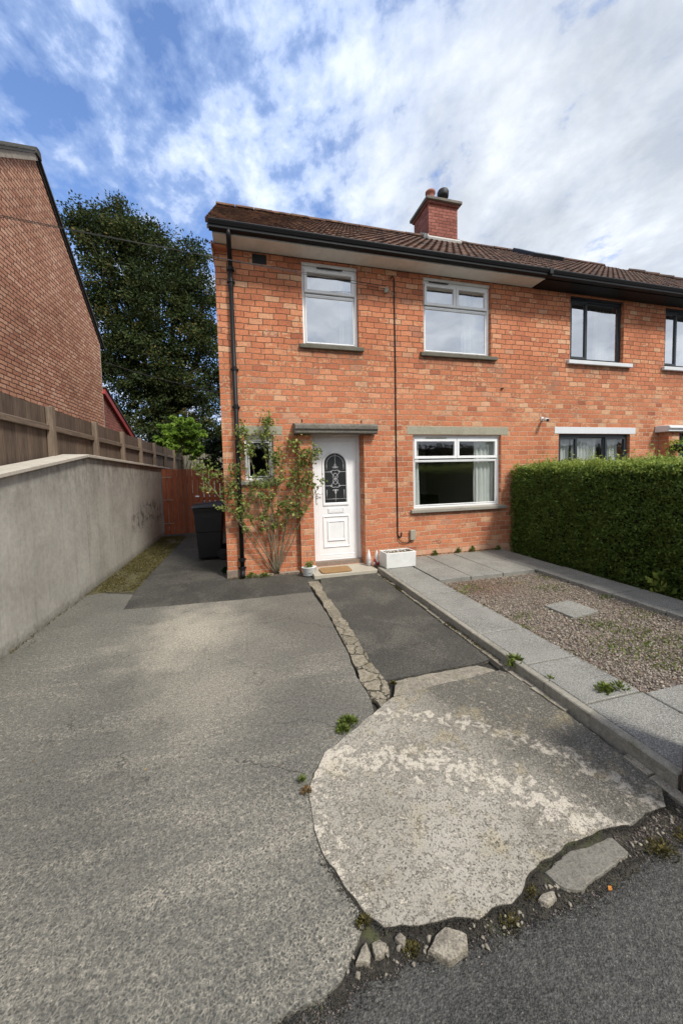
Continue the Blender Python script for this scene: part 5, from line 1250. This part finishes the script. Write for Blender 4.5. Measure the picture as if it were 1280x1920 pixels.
# ------------------------------------------------------------------ hedge
hd = empty('privet_hedge', (5.6, -3, 0), 'dense clipped green hedge along the right side of the front garden', 'hedge')
rg = np.random.default_rng(20)
def hedge_leaves(x0, x1, y0, y1, z1, n_side, n_top, n_end):
    pts = []; nr = []; tn = []
    def bulge(a, b): return np.array([mnoise.noise(Vector((p * 1.7, q * 1.7, 3.1))) + .5 * mnoise.noise(Vector((p * 5, q * 5, 8.1))) for p, q in zip(a, b)])
    y = rg.uniform(y0, y1, n_side); z = rg.uniform(.02, z1, n_side); bl = bulge(y, z) * .13
    foot = np.clip((.5 - z) / .5, 0, 1) * .05
    rnd_ = np.clip((z - (z1 - .30)) / .30, 0, 1) ** 2 * .14 + np.clip((y - (y1 - .35)) / .35, 0, 1) ** 2 * .12
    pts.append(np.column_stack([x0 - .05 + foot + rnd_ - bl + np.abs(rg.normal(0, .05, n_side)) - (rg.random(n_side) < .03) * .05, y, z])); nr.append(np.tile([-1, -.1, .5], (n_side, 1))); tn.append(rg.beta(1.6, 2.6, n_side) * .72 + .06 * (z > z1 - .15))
    x = rg.uniform(x0, x1, n_top); y = rg.uniform(y0, y1, n_top); bl = bulge(x * 1.3, y) * .09
    edge_ = np.clip((x0 + .25 - x) / .25, 0, 1) ** 2 * .09
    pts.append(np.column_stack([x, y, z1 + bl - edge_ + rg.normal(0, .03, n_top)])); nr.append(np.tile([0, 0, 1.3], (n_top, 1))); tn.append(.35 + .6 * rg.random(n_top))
    x = rg.uniform(x0, x1, n_end); z = rg.uniform(.02, z1, n_end)
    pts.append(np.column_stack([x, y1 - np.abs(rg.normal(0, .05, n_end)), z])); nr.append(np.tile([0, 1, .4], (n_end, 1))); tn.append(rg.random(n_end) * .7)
    P = np.vstack(pts); D = np.vstack(nr) + rg.normal(0, .8, (len(P), 3)); return P, D, np.concatenate(tn)
P, D, tn = hedge_leaves(4.98, 6.15, -6.2, -.04, 1.665, 62000, 26000, 5000)
# upright new shoots on top
ns = 1300; sx = rg.uniform(4.98, 6.1, ns); sy = rg.uniform(-6, -.06, ns); sh = rg.gamma(2.0, .036, ns)
sp = []; sdv = []
for i in range(ns):
    k = 5; t = np.linspace(.2, 1, k); sp.append(np.column_stack([sx[i] + rg.normal(0, .012, k), sy[i] + rg.normal(0, .012, k), 1.665 + sh[i] * t])); 
sp = np.vstack(sp)
P = np.vstack([P, sp]); D = np.vstack([D, dirs(len(sp), rg, 1.4)]); tn = np.concatenate([tn, .6 + .4 * rg.random(len(sp))])
# raised end at the right, beyond the second canopy
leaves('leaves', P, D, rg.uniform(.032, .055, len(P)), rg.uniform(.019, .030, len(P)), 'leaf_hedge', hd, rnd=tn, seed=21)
MB().box(5.18, 6.0, -6.15, -.12, .03, 1.61).build('dark_core', 'hedgecore', hd)  # solid dark box added inside the leaves to block light
# broad leaved weed at the hedge foot
weed(4.95, -2.75, .05, 60, .12, .35, .09, .07, 'leaf_hedge', 'broad leaved plant growing out of the hedge foot', 60, 'bramble')
# neighbour's shrub/hanging basket next to canopy
hb = empty('hanging_basket', (9.05, -.35, 1.9), 'dark planted basket beside the neighbouring door pier above the hedge', 'hanging basket')
MB().lathe([(.03, 0), (.10, .03), (.15, .10), (.16, .15), (.001, .15)], (9.03, -.36, 1.93), 16).build('basket', 'blackmatt', hb, smooth=True)
P = np.array([9.05, -.38, 2.05]) + rg.normal(0, 1, (420, 3)) * [.16, .10, .07]
leaves('foliage', P, dirs(420, rg, .3), .05, .03, 'leaf_bright', hb, seed=7)
MB().tube([(9.03, -.2, 2.33), (9.03, -.36, 2.33), (9.03, -.36, 2.06)], .006, 5).build('bracket', 'blackmatt', hb)

# ------------------------------------------------------------------ trees and shrubs behind
def tree(name, base, lobes, nleaf, L, m, label, cat, trunk_r=.3, seed=1, clump=.55, fill=.35, tone=None, inner='hedgecore'):
    e = empty(name, base, label, cat); rg = np.random.default_rng(seed); random.seed(seed)
    b = Vector(base); mb = MB(); top = max(l[2] for l in lobes)
    cxs = sum(l[0] for l in lobes) / len(lobes); fork = b + Vector(((cxs - b.x) * .4, 0, (top - b.z) * .28))
    mb.tube([b, b.lerp(fork, .5) + Vector((.05, 0, 0)), fork], [trunk_r, trunk_r * .8, trunk_r * .65], 10)
    for (x, y, z, r) in lobes:
        t = Vector((x, y, z)); m1 = fork.lerp(t, .5) + Vector((random.uniform(-.3, .3), random.uniform(-.3, .3), .3)) * min(1, r)
        mb.tube([fork, m1, t], [trunk_r * .4, trunk_r * .2, trunk_r * .05], 6)
        for _ in range(3):
            t2 = t + Vector((random.gauss(0, 1), random.gauss(0, 1), random.gauss(0, .7))) * r * .6; mb.tube([m1, t.lerp(t2, .5), t2], [trunk_r * .12, trunk_r * .07, trunk_r * .02], 5)
    mb.build('trunk', 'bark', e, smooth=True)
    wts = np.array([l[3] ** 2 for l in lobes]); wts = wts / wts.sum(); PP = []; TT = []; DD = []
    for (x, y, z, r), w in zip(lobes, wts):
        n = int(nleaf * w); nc = max(6, int(n / 70)); d = rg.normal(size=(nc, 3)); d /= np.linalg.norm(d, axis=1, keepdims=True)
        rr = r * (1 - fill * rg.random(nc) ** 1.6); c = np.array([x, y, z]) + d * rr[:, None] * [1, .9, .85]
        k = rg.integers(0, nc, n); cs = clump * rg.uniform(.5, 1.2, nc)
        q = rg.normal(size=(n, 3)); q /= np.linalg.norm(q, axis=1, keepdims=True); q *= (rg.random(n) ** .5)[:, None]
        p = c[k] + q * cs[k][:, None] * [1, 1, .55]; PP.append(p); ct = rg.normal(0, .22, nc); TT.append(rg.beta(2, 2.6, n) + ct[k]); DD.append(q + d[k] * .5 + rg.normal(0, .5, (n, 3)) + [0, 0, -.2])
    PP = np.vstack(PP); leaves('crown', PP, np.vstack(DD), rg.uniform(.7, 1.3, len(PP)) * L, rg.uniform(.7, 1.2, len(PP)) * L * .62, m, e, rnd=np.concatenate(TT), seed=seed)
    return e
Y = 15
L_ = [(-6.9, Y, 14.0, 1.0), (-5.7, Y, 14.4, 1.1), (-6.3, Y - .3, 13.1, 1.3), (-4.6, Y, 14.0, .8), (-4.0, Y + .2, 14.3, .65), (-4.9, Y - .5, 12.8, 1.4), (-3.3, Y, 13.0, .9), (-2.2, Y, 13.3, .8), (-2.7, Y, 12.2, 1.2), (-5.9, Y, 11.2, 1.6), (-4.1, Y - .6, 10.8, 1.7), (-2.4, Y - .2, 10.4, 1.5), (-1.55, Y, 11.4, .8), (-5.7, Y, 9.0, 1.5), (-3.9, Y - .6, 8.6, 1.7), (-2.1, Y - .2, 8.3, 1.4), (-1.5, Y, 9.4, .9), (-5.4, Y - .2, 6.8, 1.5), (-3.6, Y - .5, 6.4, 1.7), (-1.9, Y, 6.0, 1.4), (-1.3, Y, 7.2, .8), (-5.4, Y, 4.6, 1.6), (-3.6, Y - .3, 4.2, 1.7), (-1.8, Y, 3.9, 1.5), (-4.4, Y + 1.2, 2.4, 1.8), (-2.2, Y + 1.2, 2.2, 1.8), (-6.2, Y, 7.8, 1.2), (-6.6, Y, 10.2, 1.0)]
tree('broadleaf_tree', (-4.0, 15.3, 0), L_, 115000, .14, 'leaf_tree', 'tall dark green broadleaf tree between the two houses', 'tree', .35, 3, .70, .70)
tree('garden_shrub', (-2.3, 9.7, 0), [(-2.9, 9.6, 3.25, .5), (-2.35, 9.6, 3.5, .62), (-1.85, 9.6, 3.3, .5), (-2.35, 9.5, 2.9, .6), (-1.95, 9.6, 2.7, .45), (-2.8, 9.6, 2.9, .4)], 9000, .13, 'leaf_bright', 'bright yellow green shrub behind the garden gate', 'shrub', .05, 4, .16, .5)
tree('ivy_shrub', (-.7, 7.6, 0), [(-.95, 7.6, 2.0, .5), (-.6, 7.6, 2.6, .5), (-.95, 7.7, 2.7, .4), (-.5, 7.6, 1.6, .5)], 6500, .085, 'leaf_dark', 'dark green shrub at the house corner behind the gate panel', 'shrub', .05, 5, .2, .6)
tree('rear_shrub', (-3.4, 12.4, 0), [(-3.6, 12.4, 2.0, .9), (-2.3, 12.6, 1.9, .9), (-1.2, 12.6, 2.0, .9), (-.2, 12.8, 2.0, .9)], 9000, .12, 'leaf_dark', 'low dark shrubbery under the tall tree behind the fence', 'shrub', .06, 6, .3, .7)

# ------------------------------------------------------------------ across the road (seen reflected in the glass)
oh = empty('far_hedge', (5, -19.5, 0), 'tall dark hedge across the road behind the viewer, reflected in the big window', 'hedge')
rg = np.random.default_rng(30); n_ = 16000
P = np.column_stack([rg.uniform(-22, 34, n_), -18.4 + rg.normal(0, .15, n_), rg.random(n_) * 3.5 + .1]); P[:, 2] += np.array([mnoise.noise(Vector((p * .6, 0, 0))) for p in P[:, 0]]) * .5
leaves('leaves', P, dirs(n_, rg) + [0, 1, 0], .26, .17, 'leaf_dark', oh, rnd=rg.random(n_) * .7, seed=31)
MB().box(-22, 34, -21, -18.6, 0, 3.3).build('dark_core', 'hedgecore', oh)  # same added dark filler box behind the far leaves, stops light passing through
